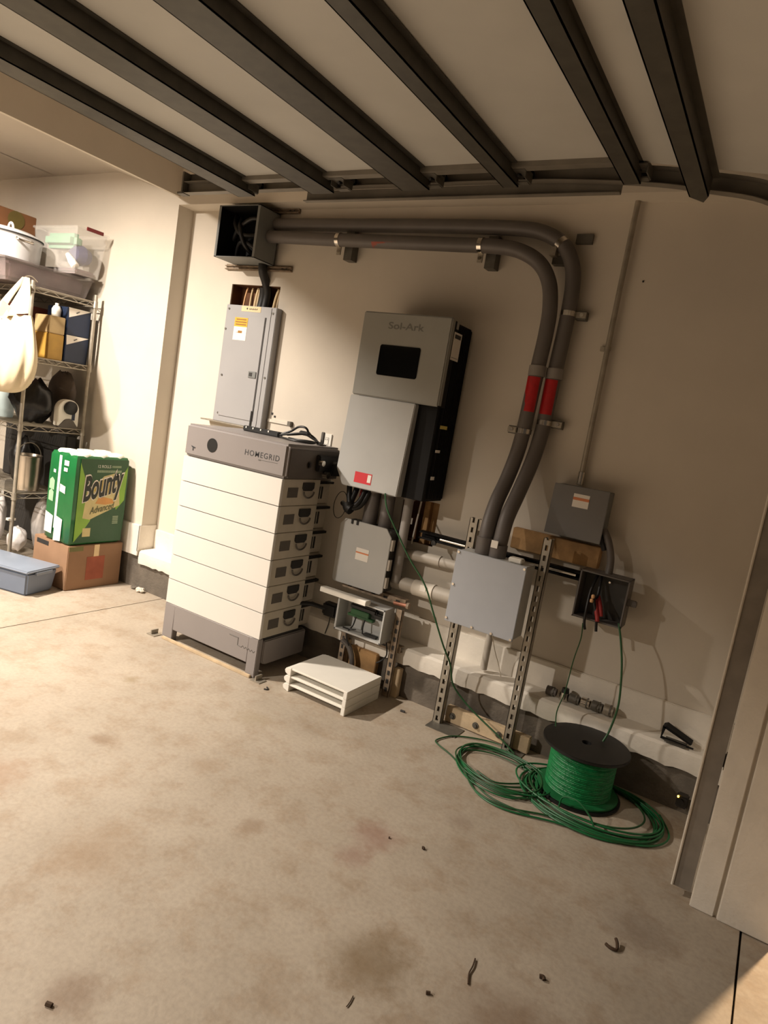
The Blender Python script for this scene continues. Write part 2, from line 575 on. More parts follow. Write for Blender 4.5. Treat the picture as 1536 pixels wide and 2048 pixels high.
# ================================================================== raised garage door
door = thing('garage_door', 'raised steel garage door lying overhead on its tracks, crossed by dark struts', 'garage door', (-1.5, 0, 2.5))
DY0, DY1 = -2.3, 2.44
prof = [(-2.60, 2.505), (-2.03, 2.505), (-1.50, 2.505), (-1.13, 2.505), (-.70, 2.502), (-.22, 2.435), (.0, 2.28)]
for (xa, za), (xb, zb) in zip(prof[:-1], prof[1:]):
    d = Vector((xb - xa, 0, zb - za)).normalized(); nn = Vector((-d.z, 0, d.x))
    g = .002
    s_ = MB()
    xa2, za2, xb2, zb2 = xa + d.x * g, za + d.z * g, xb - d.x * g, zb - d.z * g
    s_.prism([(xa2, za2), (xb2, zb2), (xb2 + nn.x * .045, zb2 + nn.z * .045), (xa2 + nn.x * .045, za2 + nn.z * .045)], 'y', DY0, DY1)
    # inward lips of the steel section and long stiffening creases
    build('panel_section', s_, M_steelpaint, door, bevel=.004)


def strut(x0, x1, zb, zt, lip, tip=.03):
    """C-shaped door strut along y with a pointed end at the track."""
    s = MB()
    y0, y1 = DY0 + .05, 2.50
    t = .004
    for poly in ([(x0, zb), (x1, zb), (x1, zb + t), (x0, zb + t)],
                 [(x1 - t, zb), (x1, zb), (x1, zt), (x1 - t, zt)],
                 [(x0, zb), (x0 + t, zb), (x0 + t, zb + lip), (x0, zb + lip)],
                 [(x0 + .028, zb + lip + .004), (x0 + .032, zb + lip + .004), (x0 + .032, zt), (x0 + .028, zt)],
                 [(x1 - t, zt - t), (x1 + .022, zt - t), (x1 + .022, zt), (x1 - t, zt)]):
        n = len(poly)
        vs = [(p[0], y0, p[1]) for p in poly] + [(p[0], y1 - tip + (tip * (1 - (p[1] - zb) / (zt - zb + 1e-6))), p[1]) for p in poly]
        s.add(vs, [tuple(range(n - 1, -1, -1)), tuple(range(n, 2 * n))] + [(i, (i + 1) % n, n + (i + 1) % n, n + i) for i in range(n)])
    build('strut', s, M_strut, door, smooth=0)


strut(-2.585, -2.475, 2.448, 2.505, .02)
strut(-2.125, -1.995, 2.45, 2.505, .018)
strut(-1.635, -1.503, 2.45, 2.505, .018)
strut(-1.175, -1.112, 2.45, 2.503, .018)
strut(-.715, -.655, 2.447, 2.498, .018)
strut(-.487, -.425, 2.40, 2.462, .02, .0)
q_ = MB(); q_.prism([(-.487, 2.50), (-.425, 2.50), (-.447, 2.555)], 'z', 2.40, 2.404)
build('strut_tip', q_, M_strut, door, smooth=0)
# edge rail (end stile) along the near-wall edge of the door
es = MB(); es.box(-2.60, -.70, 2.40, 2.446, 2.486, 2.507)
build('end_stile', es, M_track, door, bevel=.002)
for x in (-2.5, -1.94, -1.48, -1.10, -.66):
    h = MB(); h.box(x - .035, x + .035, 2.42, 2.50, 2.484, 2.488); h.box(x - .035, x - .03, 2.44, 2.51, 2.462, 2.50); h.box(x + .03, x + .035, 2.44, 2.51, 2.462, 2.50)
    h.box(x - .03, x + .03, 2.48, 2.512, 2.46, 2.466)
    hb = build('roller_bracket', h, M_galv, door, bevel=.001)
    r = MB(); r.cyl((x, 2.45, 2.475), (x, 2.54, 2.51), .006, 8); r.lathe([(.0, -.008), (.022, -.008), (.022, .008), (0, .008)], (x, 2.545, 2.515), 16, 'y')
    build('roller', r, M_black, hb)

# track: horizontal channel, bend and vertical rail
tr = thing('door_track', 'grey steel garage door track curving down to the front jamb', 'door track', (-.01, 2.56, 0.0))
path = [(-3.045, 2.522), (-2.4, 2.522), (-1.6, 2.522), (-1.1, 2.52), (-.82, 2.508), (-.6, 2.49), (-.43, 2.463), (-.26, 2.428), (-.13, 2.355), (-.06, 2.25), (-.026, 2.1), (-.014, 1.9), (-.012, 1.2), (-.012, .03)]
path = [(p.x, p.z) for p in spline([(a, 0, b) for a, b in path], 5)]
hor = [p for p in path if p[1] > 2.05]
ver = [p for p in path if p[1] <= 2.06]


def channel(pts, w, sec):
    rings_ = []
    for i, (x, z) in enumerate(pts):
        a = Vector(pts[max(i - 1, 0)]); b = Vector(pts[min(i + 1, len(pts) - 1)])
        t = (b - a).normalized(); nrm = Vector((t.y, -t.x))
        rings_.append([(x + nrm.x * o * w, y, z + nrm.y * o * w) for (o, y) in sec])
    return rings_


# C-section opening towards the door: (offset across the rail, y)
sec = [(-1, 2.535), (-1, 2.575), (1, 2.575), (1, 2.535), (.92, 2.535), (.92, 2.571), (-.92, 2.571), (-.92, 2.535)]
h = MB(); h.loft(channel(hor, .029, sec)); build('horizontal_rail', h, M_track, tr, smooth=30)
sec_v = [(-1, 2.543), (-1, 2.575), (1, 2.575), (1, 2.543)]
h = MB(); h.loft(channel(ver, .031, sec_v)); build('vertical_rail', h, M_rail, tr, smooth=30)
h = MB(); h.tube([(x - .031, 2.541, z) for (x, z) in ver], .0045, 8); build('edge_highlight', h, mat('pale_edge_highlight', (214, 206, 192), .4), tr)  # pale bead added as a painted highlight along the rail edge
a = MB(); a.box(-3.05, -.9, 2.58, 2.584, 2.548, 2.60); a.box(-3.05, -.9, 2.58, 2.62, 2.60, 2.604)
build('angle_iron', a, M_track, tr, bevel=.001)
a = MB(); a.box(-2.22, -.74, 2.58, 2.584, 2.446, 2.494); a.box(-2.22, -.74, 2.556, 2.584, 2.442, 2.446)
build('support_angle', a, M_track, tr, bevel=.001)
a = MB(); a.box(-3.08, -3.03, 2.535, 2.58, 2.49, 2.50); a.box(-3.045, -3.035, 2.53, 2.58, 2.495, 2.60)
build('end_stop', a, M_galv, tr)
for x in (-2.85, -1.2):
    a = MB(); a.box(x - .016, x + .016, 2.584, 2.588, 2.56, 3.05); build('hanger_strap', a, M_galvl, tr)
for z in (.5, 1.15, 1.8):
    a = MB(); a.box(-.02, .026, 2.576, 2.58, z, z + .05); a.box(.022, .028, 2.55, 2.60, z, z + .05)
    build('jamb_bracket', a, M_galv, tr)

se = thing('door_sensor', 'small black door safety sensor with an amber light on the vertical rail', 'sensor', (-.07, 2.55, .31))
s = MB(); s.box(-.095, -.055, 2.535, 2.575, .315, .36); build('housing', s, M_black, se, bevel=.005)
s = MB(); s.lathe([(.0, -.004), (.013, -.004), (.013, .004), (0, .004)], (-.08, 2.533, .338), 14, 'y'); build('lens', s, M_glass, se)
s = MB(); s.lathe([(0, -.002), (.0035, -.002), (.0035, .002), (0, .002)], (-.09, 2.533, .356), 10, 'y'); build('indicator_light', s, M_led, se, label='small amber indicator light')
s = MB(); s.box(-.058, -.036, 2.553, 2.557, .295, .35); build('bracket', s, M_galv, se)

# ================================================================== battery stack
bat = thing('battery_stack', 'tall white stacked home battery with grey head and grey base', 'battery', (-2.58, 2.9, 0))
b = MB()
# front plate of the base with its open toe slot
b.box(-2.95, -2.866, 2.69, 2.73, 0.0, .219); b.box(-2.276, -2.21, 2.69, 2.73, 0.0, .219); b.box(-2.866, -2.276, 2.69, 2.73, .07, .219)
base = build('base', b, M_batg, bat, bevel=.003)
b = MB()
yy = [2.735, 3.1]
pr = [(2.735, .205), (2.735, .09), (2.75, .07), (2.775, .062), (3.1, .062), (3.1, .205)]
b.prism(pr, 'x', -2.945, -2.205)
build('base_body', b, M_batg, base, bevel=.006)
b = MB(); b.box(-2.94, -2.215, 2.74, 3.08, .205, .219)
build('base_gap', b, M_dark, base)
b = MB()
b.tube([(-2.42, 2.6895, .187), (-2.353, 2.6895, .187), (-2.353, 2.6895, .145), (-2.325, 2.6895, .142)], .0018, 6)
b.tube([(-2.325 + i * .011, 2.6895, .142 + (.012 if i % 2 else 0) - i * .0005) for i in range(10)], .0014, 6)
build('line_logo', b, M_markl, base)
MZ = .219; MH = .147
for k in range(6):
    z0 = MZ + k * MH
    b = MB(); b.box(-2.95, -2.208, 2.69, 2.71, z0 + .002, z0 + MH - .002)
    md = build('battery_module', b, M_batw, bat, bevel=.0015)
    b = MB(); b.box(-2.948, -2.212, 2.71, 3.03, z0 + .0012, z0 + MH - .0012); b.box(-2.94, -2.24, 3.03, 3.165, z0 + .002, z0 + MH - .002)
    build('module_case', b, M_batside, md, bevel=.002)
    b = MB(); b.box(-2.213, -2.2095, 2.752, 2.836, z0 + .046, z0 + .1); build('display_window', b, M_batgd, md)
    b = MB(); b.prism([(2.872, z0 + .128), (2.972, z0 + .128), (2.972, z0 + .096), (2.955, z0 + .082), (2.885, z0 + .082), (2.872, z0 + .096)], 'x', -2.214, -2.205)
    build('switch_recess', b, M_dark, md, bevel=.001)
    b = MB(); b.tube([(-2.2, 2.922 + .045 * math.cos(a_), z0 + .078 - .034 * math.sin(a_)) for a_ in [math.pi * i / 12 for i in range(13)]], .005, 8)
    build('pull_handle', b, M_batgd, md)
    b = MB()
    for yv in (3.035, 3.06, 3.085):
        b.box(-2.242, -2.236, yv, yv + .012, z0 + .03, z0 + .10)
    build('vent_slots', b, M_dark, md)
    b = MB(); b.box(-2.26, -2.222, 3.02, 3.175, z0 + .118, z0 + .132); build('side_bracket', b, M_black, md)
b = MB(); b.box(-2.955, -2.197, 2.688, 3.16, 1.103, 1.286)
hd_ = build('head', b, M_batg, bat, bevel=.014, seg=3)
b = MB(); b.box(-2.2, -2.193, 2.712, 3.15, 1.108, 1.262); build('side_panel', b, M_batgd, hd_, bevel=.002)
b = MB(); b.box(-2.195, -2.165, 2.93, 3.165, 1.15, 1.24); b.box(-2.195, -2.18, 2.86, 2.885, 1.165, 1.2); b.box(-2.175, -2.15, 3.05, 3.15, 1.13, 1.2)
build('connector_block', b, M_black, hd_, bevel=.006)
b = MB(); b.box(-2.166, -2.16, 3.05, 3.09, 1.185, 1.21); b.lathe([(0, 0), (.016, 0), (.016, .025), (0, .025)], (-2.165, 2.935, 1.2), 12, 'x'); b.lathe([(0, 0), (.018, 0), (.018, .03), (0, .03)], (-2.168, 2.99, 1.135), 12, 'x')
build('plug', b, M_chrome, hd_)
b = MB(); b.lathe([(0, -.0015), (.039, -.0015), (.039, .003), (0, .003)], (-2.735, 2.6875, 1.191), 36, 'y'); build('round_button', b, M_black, hd_)
b = MB(); b.prism([(-2.897, 1.165), (-2.862, 1.158), (-2.868, 1.152), (-2.878, 1.154), (-2.876, 1.14), (-2.884, 1.138), (-2.884, 1.155), (-2.892, 1.158)], 'y', 2.6862, 2.6878); build('corner_emblem', b, M_mark, hd_)
lettering('brand_lettering', 'HOMEGRID', (-2.488, 2.6878, 1.182), (1, 0, .012), (0, 0, 1), .243, M_mark, hd_, height=.030, bold=.004, spacing=1.18)
b = MB(); b.tube([(-2.37, 2.687, 1.172), (-2.255, 2.687, 1.175)], .0009, 5); build('underline_print', b, M_markl, hd_)
b = MB(); b.box(-2.387, -2.372, 2.6865, 2.6878, 1.168, 1.174); build('small_print', b, M_markl, hd_)

bs = MB(); bs.box(-2.93, -2.225, 2.672, 2.688, 0.0, .016)
tag(build('floor_batten', bs, M_pine, bevel=.002), 'thin pale batten lying on the floor along the front of the battery base', 'batten')
for (x, y, lbl) in ((-3.0, 2.68, 'small metal foot plate at the left front corner of the battery'), (-2.17, 2.69, 'small metal foot plate at the right front corner of the battery')):
    p = thing('foot_plate', lbl, 'foot plate', (x, y, 0), 'battery foot plates')
    q = MB(); q.box(x - .035, x + .03, y - .03, y + .03, 0, .005); build('plate', q, M_galvl, p)
    q = MB(); q.box(x - .012, x - .004, y - .02, y + .03, .005, .03); build('tab', q, M_galvl, p)

# on top of the battery
ps = thing('power_strip', 'black power strip lying on top of the battery', 'power strip', (-2.66, 3.0, 1.286))
q = MB(); q.box(-2.80, -2.52, 2.975, 3.02, 1.2865, 1.318); build('body', q, M_black, ps, bevel=.006)
q = MB()
for x in (-2.775, -2.72, -2.66, -2.60): q.box(x, x + .008, 2.973, 2.98, 1.305, 1.315)
build('socket_marks', q, M_label, ps)
cb = thing('cable_bundle', 'loose black cables looped on top of the battery', 'cables', (-2.4, 3.0, 1.287))
for pts, r in (([(-2.53, 3.0, 1.305), (-2.46, 3.01, 1.335), (-2.40, 3.0, 1.368), (-2.35, 3.0, 1.37), (-2.345, 3.02, 1.345), (-2.40, 3.04, 1.33), (-2.5, 3.03, 1.31)], .0065),
               ([(-2.53, 2.99, 1.30), (-2.44, 2.98, 1.32), (-2.36, 3.0, 1.335), (-2.30, 3.02, 1.315), (-2.25, 3.03, 1.295)], .006),
               ([(-2.50, 2.97, 1.294), (-2.42, 2.93, 1.294), (-2.33, 2.92, 1.293), (-2.27, 2.98, 1.294), (-2.29, 3.04, 1.31), (-2.36, 3.05, 1.34)], .0055),
               ([(-2.46, 3.0, 1.295), (-2.38, 2.98, 1.297), (-2.31, 3.0, 1.3), (-2.26, 3.05, 1.295), (-2.24, 3.0, 1.293)], .0055)):
    q = MB(); q.tube(spline(pts, 6), r, 8); build('cable', q, M_black, cb)
q = MB(); q.box(-2.40, -2.33, 3.005, 3.035, 1.325, 1.35); build('plug', q, M_black, cb, bevel=.006)
an = thing('antenna_stub', 'small dark antenna stub standing at the back right of the battery top', 'antenna', (-2.275, 3.07, 1.286))
q = MB(); q.box(-2.285, -2.265, 3.065, 3.08, 1.2865, 1.362); build('blade', q, M_batgd, an, bevel=.003)
q = MB(); q.box(-2.295, -2.255, 3.05, 3.09, 1.2865, 1.292); build('foot', q, M_batgd, an)

# wall outlet and metal stub beside it
ou = thing('wall_outlet', 'white wall outlet half hidden behind the battery top', 'outlet', (-2.408, 3.295, 1.23))
q = MB(); q.box(-2.443, -2.373, 3.292, 3.3, 1.232, 1.347); pl_ = build('cover_plate', q, M_white, ou, bevel=.002)
q = MB(); q.box(-2.425, -2.391, 3.2895, 3.293, 1.255, 1.325); build('receptacle', q, M_white, ou, bevel=.004)
q = MB()
for zz in (1.275, 1.308): q.box(-2.416, -2.413, 3.2885, 3.29, zz, zz + .01); q.box(-2.403, -2.400, 3.2885, 3.29, zz, zz + .01)
build('slots', q, M_dark, ou)
ct = thing('conduit_stub', 'small metal bracket bar fixed to the wall right of the breaker panel', 'bracket', (-2.79, 3.295, 1.35))
q = MB(); q.box(-2.89, -2.70, 3.29, 3.3, 1.352, 1.372); build('bar', q, M_whited, ct)
q = MB(); q.box(-2.716, -2.692, 3.275, 3.3, 1.35, 1.378); build('end_clip', q, M_galv, ct)
q = MB(); q.box(-2.875, -2.862, 3.296, 3.3015, 1.40, 1.413); q.box(-2.85, -2.838, 3.296, 3.3015, 1.385, 1.397)
tag(build('wall_anchors', q, M_dark), 'pair of dark screw anchors in the wall just right of the breaker panel', 'anchors')

# ================================================================== breaker panel
bp_ = thing('breaker_panel', 'tall grey breaker panel set in the wall above the battery', 'electrical panel', (-3.12, 3.3, 1.30))
q = MB(); q.box(-3.31, -2.95, 3.252, 3.39, 1.33, 2.03); build('cabinet', q, M_greyd, bp_)
q = MB(); q.box(-3.334, -2.903, 3.246, 3.298, 1.296, 2.057); fr = build('trim_cover', q, M_grey, bp_, bevel=.003)
q = MB()
for (x, z) in ((-3.31, 2.03), (-2.93, 2.02), (-3.32, 1.90), (-3.30, 1.6), (-3.29, 1.35), (-2.925, 1.62)): q.lathe([(0, -.004), (.007, -.004), (.007, 0), (0, 0)], (x, 3.246, z), 10, 'y')
build('screws', q, M_galv, fr)
q = MB(); q.box(-3.285, -2.985, 3.240, 3.246, 1.335, 1.992); dr = build('door', q, M_grey, bp_, bevel=.002)
q = MB(); q.box(-3.06, -2.995, 3.234, 3.241, 1.607, 1.648); q2 = build('latch', q, M_greyd, dr, bevel=.002)
q = MB(); q.box(-3.05, -3.025, 3.2325, 3.2345, 1.617, 1.64); build('latch_slot', q, M_dark, dr)
q = MB(); q.box(-2.981, -2.978, 3.2445, 3.2465, 1.335, 1.992); q.box(-2.945, -2.942, 3.2445, 3.2465, 1.30, 2.05); build('door_gap', q, M_dark, fr)
q = MB(); q.box(-2.996, -2.985, 3.2385, 3.2405, 1.30, 1.40); build('hinge_pin', q, M_black, dr)
q = MB(); q.box(-3.24, -3.127, 3.2385, 3.2402, 1.834, 1.92); build('white_sticker', q, M_label, dr, label='white and yellow printed sticker')
q = MB(); q.box(-3.24, -3.127, 3.2385, 3.2402, 1.92, 1.978); build('yellow_sticker', q, M_yellow, dr)
q = MB()
for z, a_, b_ in ((1.966, -3.225, -3.14), (1.95, -3.232, -3.135), (1.934, -3.228, -3.138)): q.box(a_, b_, 3.2375, 3.2388, z - .004, z + .004)
q.box(-3.2, -3.165, 3.2375, 3.2388, 1.88, 1.895); q.box(-3.215, -3.2, 3.2375, 3.2388, 1.882, 1.884)
build('sticker_print', q, mat('ochre_print', (150, 104, 24), .6), dr)
q = MB(); q.box(-3.2, -3.034, 3.2445, 3.2462, 2.02, 2.054); build('masking_tape', q, M_tape, fr)
q = MB(); q.lathe([(0, -.0012), (.006, -.0012), (.006, 0), (0, 0)], (-3.15, 3.2445, 2.038), 10, 'y')
for i in range(9): q.box(-3.13 + i * .008, -3.126 + i * .008, 3.2432, 3.2446, 2.032 + (i % 3) * .001, 2.042 - (i % 2) * .003)
build('tape_print', q, M_mark, fr)
# lower trough lip under the panel
q = MB(); q.box(-3.42, -2.83, 3.22, 3.3, 1.288, 1.297)
tag(build('metal_ledge', q, M_galvl, bevel=.001), 'thin metal strip on the wall under the breaker panel, just above the battery top', 'metal strip')
# cables in the opening above the panel
w_ = thing('feeder_cable', 'thick black cable dropping from the open gutter box into the wall opening', 'cable', (-3.06, 3.33, 1.98))
q = MB(); q.tube(spline([(-3.065, 3.24, 2.33), (-3.065, 3.25, 2.27), (-3.07, 3.30, 2.21), (-3.08, 3.335, 2.14), (-3.10, 3.34, 2.0)], 6), .028, 14); build('jacket', q, M_black, w_)
q = MB(); q.tube(spline([(-3.10, 3.32, 2.19), (-3.11, 3.335, 2.12), (-3.13, 3.335, 2.0)], 6), .03, 12); build('second_jacket', q, M_black, w_)
for i, (x0, x1, c, lb) in enumerate(((-3.28, -3.29, M_copper, 'single pinkish wire near the left of the wall opening'), (-3.235, -3.23, M_tape, 'short pale wire second from the left in the wall opening'),
                                     (-3.185, -3.19, M_tape, 'tan cable left of the black feeder cable'), (-3.165, -3.168, M_pine, 'tan cable close beside the black feeder cable'),
                                     (-3.01, -3.03, M_tape, 'tan cable right of the black feeder cable'), (-2.985, -3.0, M_pine, 'tan cable in the right corner of the wall opening'))):
    q = MB(); q.tube(spline([(x0, 3.36, 2.19), ((x0 + x1) / 2 + .004, 3.345, 2.12), (x1, 3.345, 2.0)], 5), .006 + .003 * (i > 1), 8)
    tag(build('branch_cable', q, c), lb, 'cable', 'branch cables in the wall opening')

# ================================================================== open gutter box at the top left
gb = thing('gutter_box', 'open dark metal gutter box mounted high on the wall at the left', 'electrical box', (-3.175, 3.2, 2.315))
q = MB()
x0, x1, y0, y1, z0, z1, t = -3.345, -3.004, 3.09, 3.275, 2.316, 2.625, .004
q.box(x0, x1, y1 - t, y1, z0, z1); q.box(x0, x0 + t, y0, y1, z0, z1); q.box(x1 - t, x1, y0, y1, z0, z1); q.box(x0, x1, y0, y1, z1 - t, z1); q.box(x0, x1, y0, y1, z0, z0 + t)
q.box(x0 + t, x0 + .018, y0, y0 + .003, z0, z1); q.box(x1 - .018, x1 - t, y0, y0 + .003, z0, z1)
build('enclosure', q, M_greyd, gb)
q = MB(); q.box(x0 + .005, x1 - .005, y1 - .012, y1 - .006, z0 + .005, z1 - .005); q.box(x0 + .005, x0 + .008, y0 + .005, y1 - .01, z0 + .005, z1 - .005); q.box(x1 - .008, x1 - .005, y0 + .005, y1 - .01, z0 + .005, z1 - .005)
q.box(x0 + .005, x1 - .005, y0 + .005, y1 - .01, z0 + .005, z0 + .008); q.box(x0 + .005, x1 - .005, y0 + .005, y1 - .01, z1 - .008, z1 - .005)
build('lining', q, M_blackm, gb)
for pts in ([(-3.30, 3.2, 2.6), (-3.24, 3.14, 2.52), (-3.16, 3.13, 2.46), (-3.06, 3.2, 2.48)], [(-3.3, 3.2, 2.45), (-3.22, 3.15, 2.5), (-3.1, 3.14, 2.56), (-3.02, 3.2, 2.55)],
            [(-3.28, 3.22, 2.35), (-3.2, 3.16, 2.42), (-3.1, 3.16, 2.4), (-3.06, 3.22, 2.34)], [(-3.25, 3.2, 2.58), (-3.18, 3.12, 2.5), (-3.14, 3.14, 2.4), (-3.1, 3.22, 2.34)]):
    q = MB(); q.tube(spline(pts, 8), .014, 10); build('conductor', q, M_black, gb)
for z in (2.34, 2.47, 2.60):
    q = MB(); q.lathe([(0, 0), (.007, 0), (.007, .01), (0, .01)], (x0 - .01, 3.12, z), 8, 'x'); build('screw', q, M_galv, gb)
for z, lb in ((2.655, 'upper mounting strut behind the gutter box, its end showing above the conduits'), (2.305, 'lower mounting strut behind the gutter box, sticking out to its right')):
    st_ = thing('mounting_strut', lb, 'strut', (-3.14, 3.28, z - .02), 'gutter box mounting struts')
    q = MB(); q.box(-3.43, -2.868, 3.29, 3.298, z - .018, z + .018 if z < 2.6 else z + .008); q.box(-3.43, -2.868, 3.276, 3.292, z - .018, z - .012); q.box(-3.43, -2.868, 3.276, 3.292, z + .002, z + .008)
    build('channel', q, M_rust, st_)
    q = MB(); q.box(-2.905, -2.895, 3.2735, 3.2765, z - .008, z + .0); q.box(-2.94, -2.93, 3.2735, 3.2765, z - .008, z + .0); build('slot_holes', q, M_dark, st_)

# ================================================================== large conduits
R_ = .0365


def pipe(name, label, pts, r, material, group=None, cat='conduit', k=8):
    t = thing(name, label, cat, pts[-1], group)
    q = MB(); q.tube(spline(pts, k), r, 20); build('pipe', q, material, t)
    return t


low = pipe('large_conduit', 'left thick grey conduit with the tighter upper bend, ending at the pull box', [(-3.0, 3.2, 2.472), (-2.4, 3.2, 2.455), (-1.75, 3.2, 2.44), (-1.5, 3.2, 2.433), (-1.36, 3.2, 2.415), (-1.245, 3.2, 2.36), (-1.175, 3.2, 2.27), (-1.145, 3.2, 2.15), (-1.14, 3.2, 2.02), (-1.146, 3.2, 1.875), (-1.152, 3.2, 1.7), (-1.157, 3.2, 1.554), (-1.165, 3.19, 1.43), (-1.172, 3.14, 1.30), (-1.172, 3.06, 1.19), (-1.165, 3.0, 1.08), (-1.162, 2.985, 1.0), (-1.16, 2.985, .935)], R_, M_pvc, 'pair of large conduits')
hi = pipe('large_conduit', 'right thick grey conduit with the wider upper bend, ending at the pull box', [(-3.0, 3.245, 2.558), (-2.4, 3.245, 2.552), (-1.75, 3.245, 2.545), (-1.42, 3.245, 2.535), (-1.27, 3.245, 2.515), (-1.16, 3.245, 2.46), (-1.095, 3.245, 2.37), (-1.07, 3.245, 2.26), (-1.066, 3.245, 2.1), (-1.072, 3.245, 1.88), (-1.076, 3.245, 1.70), (-1.079, 3.24, 1.544), (-1.085, 3.2, 1.40), (-1.092, 3.11, 1.24), (-1.093, 3.03, 1.13), (-1.092, 3.0, 1.03), (-1.092, 2.99, .935)], R_, M_pvc, 'pair of large conduits')
for c_, (x, y) in ((low, (-1.147, 3.2)), (hi, (-1.073, 3.245))):
    q = MB(); q.cyl((x - .001, y, 1.87), (x + .001, y, 1.82), R_ + .005, 20); build('coupling', q, M_pvcl, c_)
    q = MB()
    x2 = x - .005
    n = 14
    for i in range(n):
        a0 = math.radians(200 + i * 130 / n); a1 = math.radians(200 + (i + 1) * 130 / n)
        q.add([(x - .002 + (R_ + .0012) * math.cos(a_), y + (R_ + .0012) * math.sin(a_), z) for z in (1.815, 1.645) for a_ in (a0, a1)], [(0, 1, 3, 2)])
    build('warning_label', q, M_redd, c_, label='red warning label wrapped on the conduit')
q = MB(); n = 10
for i in range(n):
    a0 = math.radians(200 + i * 100 / n); a1 = math.radians(200 + (i + 1) * 100 / n)
    q.add([(x, 3.2 + (R_ + .0012) * math.cos(a_ - math.pi / 2 + math.pi / 2), 2.452 + .0 + (R_ + .0012) * math.sin(a_)) for x in (-2.22, -2.07) for a_ in (a0, a1)], [(0, 1, 3, 2)])
build('faded_label', q, mat('faded_red', (150, 70, 52), .6), low)
for c_, pts in ((low, [(-1.162, 2.985, 1.02), (-1.16, 2.985, .94)]), (hi, [(-1.092, 2.99, 1.0), (-1.092, 2.99, .94)])):
    q = MB(); q.cyl(pts[0], pts[1], R_ + .006, 20); build('terminal_adapter', q, M_pvc, c_)
q = MB(); q.box(-1.115, -1.082, 2.944, 2.95, .985, 1.02); build('white_tag', q, M_label, hi)


def strap_v(x, y, z, label, side):
    t = thing('pipe_strap', label, 'pipe strap', (x, y, z), 'conduit pipe straps')
    q = MB(); q.cyl((x, y, z - .012), (x, y, z + .012), R_ + .003, 20); build('band', q, M_chrome, t)
    q = MB(); q.box(min(x + side * (R_), x + side * (R_ + .05)), max(x + side * R_, x + side * (R_ + .05)), y + .005, y + .012, z - .014, z + .014); build('ear', q, M_galvl, t)
    q = MB(); q.box(x + side * .06 - .025, x + side * .06 + .025, y + .013, 3.3, z - .02, z + .02); build('spacer_block', q, M_galv, t)
    q = MB(); q.lathe([(0, -.006), (.009, -.006), (.009, 0), (0, 0)], (x + side * (R_ + .03), y + .005, z), 10, 'y'); build('screw', q, M_chrome, t)


strap_v(-1.157, 3.2, 1.548, 'shiny strap low on the left large conduit below its red label', -1)
strap_v(-1.077, 3.245, 1.605, 'shiny strap with a wall ear low on the right large conduit below its red label', 1)
strap_v(-1.066, 3.245, 2.135, 'strap on the wall side of the right large conduit below its bend', 1)


def strap_h(x, y, z, label):
    t = thing('pipe_strap', label, 'pipe strap', (x, y, z), 'conduit pipe straps')
    q = MB(); q.cyl((x - .012, y, z), (x + .012, y, z), R_ + .003, 20); build('band', q, M_chrome, t)
    q = MB(); q.box(x - .014, x + .014, y + .005, y + .012, z - R_ - .045, z - R_); build('ear', q, M_galvl, t)
    q = MB(); q.box(x + .015, x + .07, 3.24, 3.3, z - .1, z + .06); build('spacer_block', q, M_galv, t)
    q = MB(); q.lathe([(0, -.006), (.009, -.006), (.009, 0), (0, 0)], (x, y + .005, z - R_ - .025), 10, 'y'); build('screw', q, M_chrome, t)


strap_h(-2.465, 3.2, 2.457, 'strap on the horizontal run of the lower conduit nearest the gutter box')
strap_h(-1.565, 3.2, 2.436, 'strap on the horizontal run of the lower conduit just before its bend')
t = thing('pipe_strap', 'shiny strap around the upper bend of the right large conduit', 'pipe strap', (-1.17, 3.245, 2.46), 'conduit pipe straps')
q = MB(); q.cyl((-1.175, 3.245, 2.468), (-1.155, 3.245, 2.452), R_ + .003, 20); build('band', q, M_chrome, t)
q = MB(); q.box(-1.2, -1.12, 3.255, 3.3, 2.37, 2.41); build('spacer_block', q, M_galv, t)
q = MB(); q.box(-1.11, -1.03, 3.28, 3.3, 2.475, 2.52); build('spacer_block', q, M_galv, t)
q = MB(); q.box(-1.205, -1.175, 3.21, 3.256, 2.40, 2.44); build('ear', q, M_galvl, t)

# thin metal conduit to the square box at the right
em = pipe('thin_conduit', 'thin shiny metal conduit dropping down the wall to the flat grey box', [(-.853, 3.272, 2.664), (-.853, 3.272, 2.2), (-.851, 3.272, 1.8), (-.85, 3.272, 1.336)], .0125, M_galvl, k=2)
q = MB(); q.cyl((-.85, 3.272, 1.40), (-.85, 3.272, 1.337), .0165, 14); build('connector', q, M_chrome, em)
q = MB(); q.cyl((-.852, 3.272, 2.0), (-.852, 3.272, 1.985), .015, 14); q.box(-.89, -.85, 3.285, 3.3, 1.982, 2.003); build('strap', q, M_galvl, em)
tag(build('wall_screw', MB().box(-.765, -.758, 3.296, 3.3015, 2.31, 2.318), M_dark), 'single dark screw in the wall right of the thin conduit near the top', 'screw')

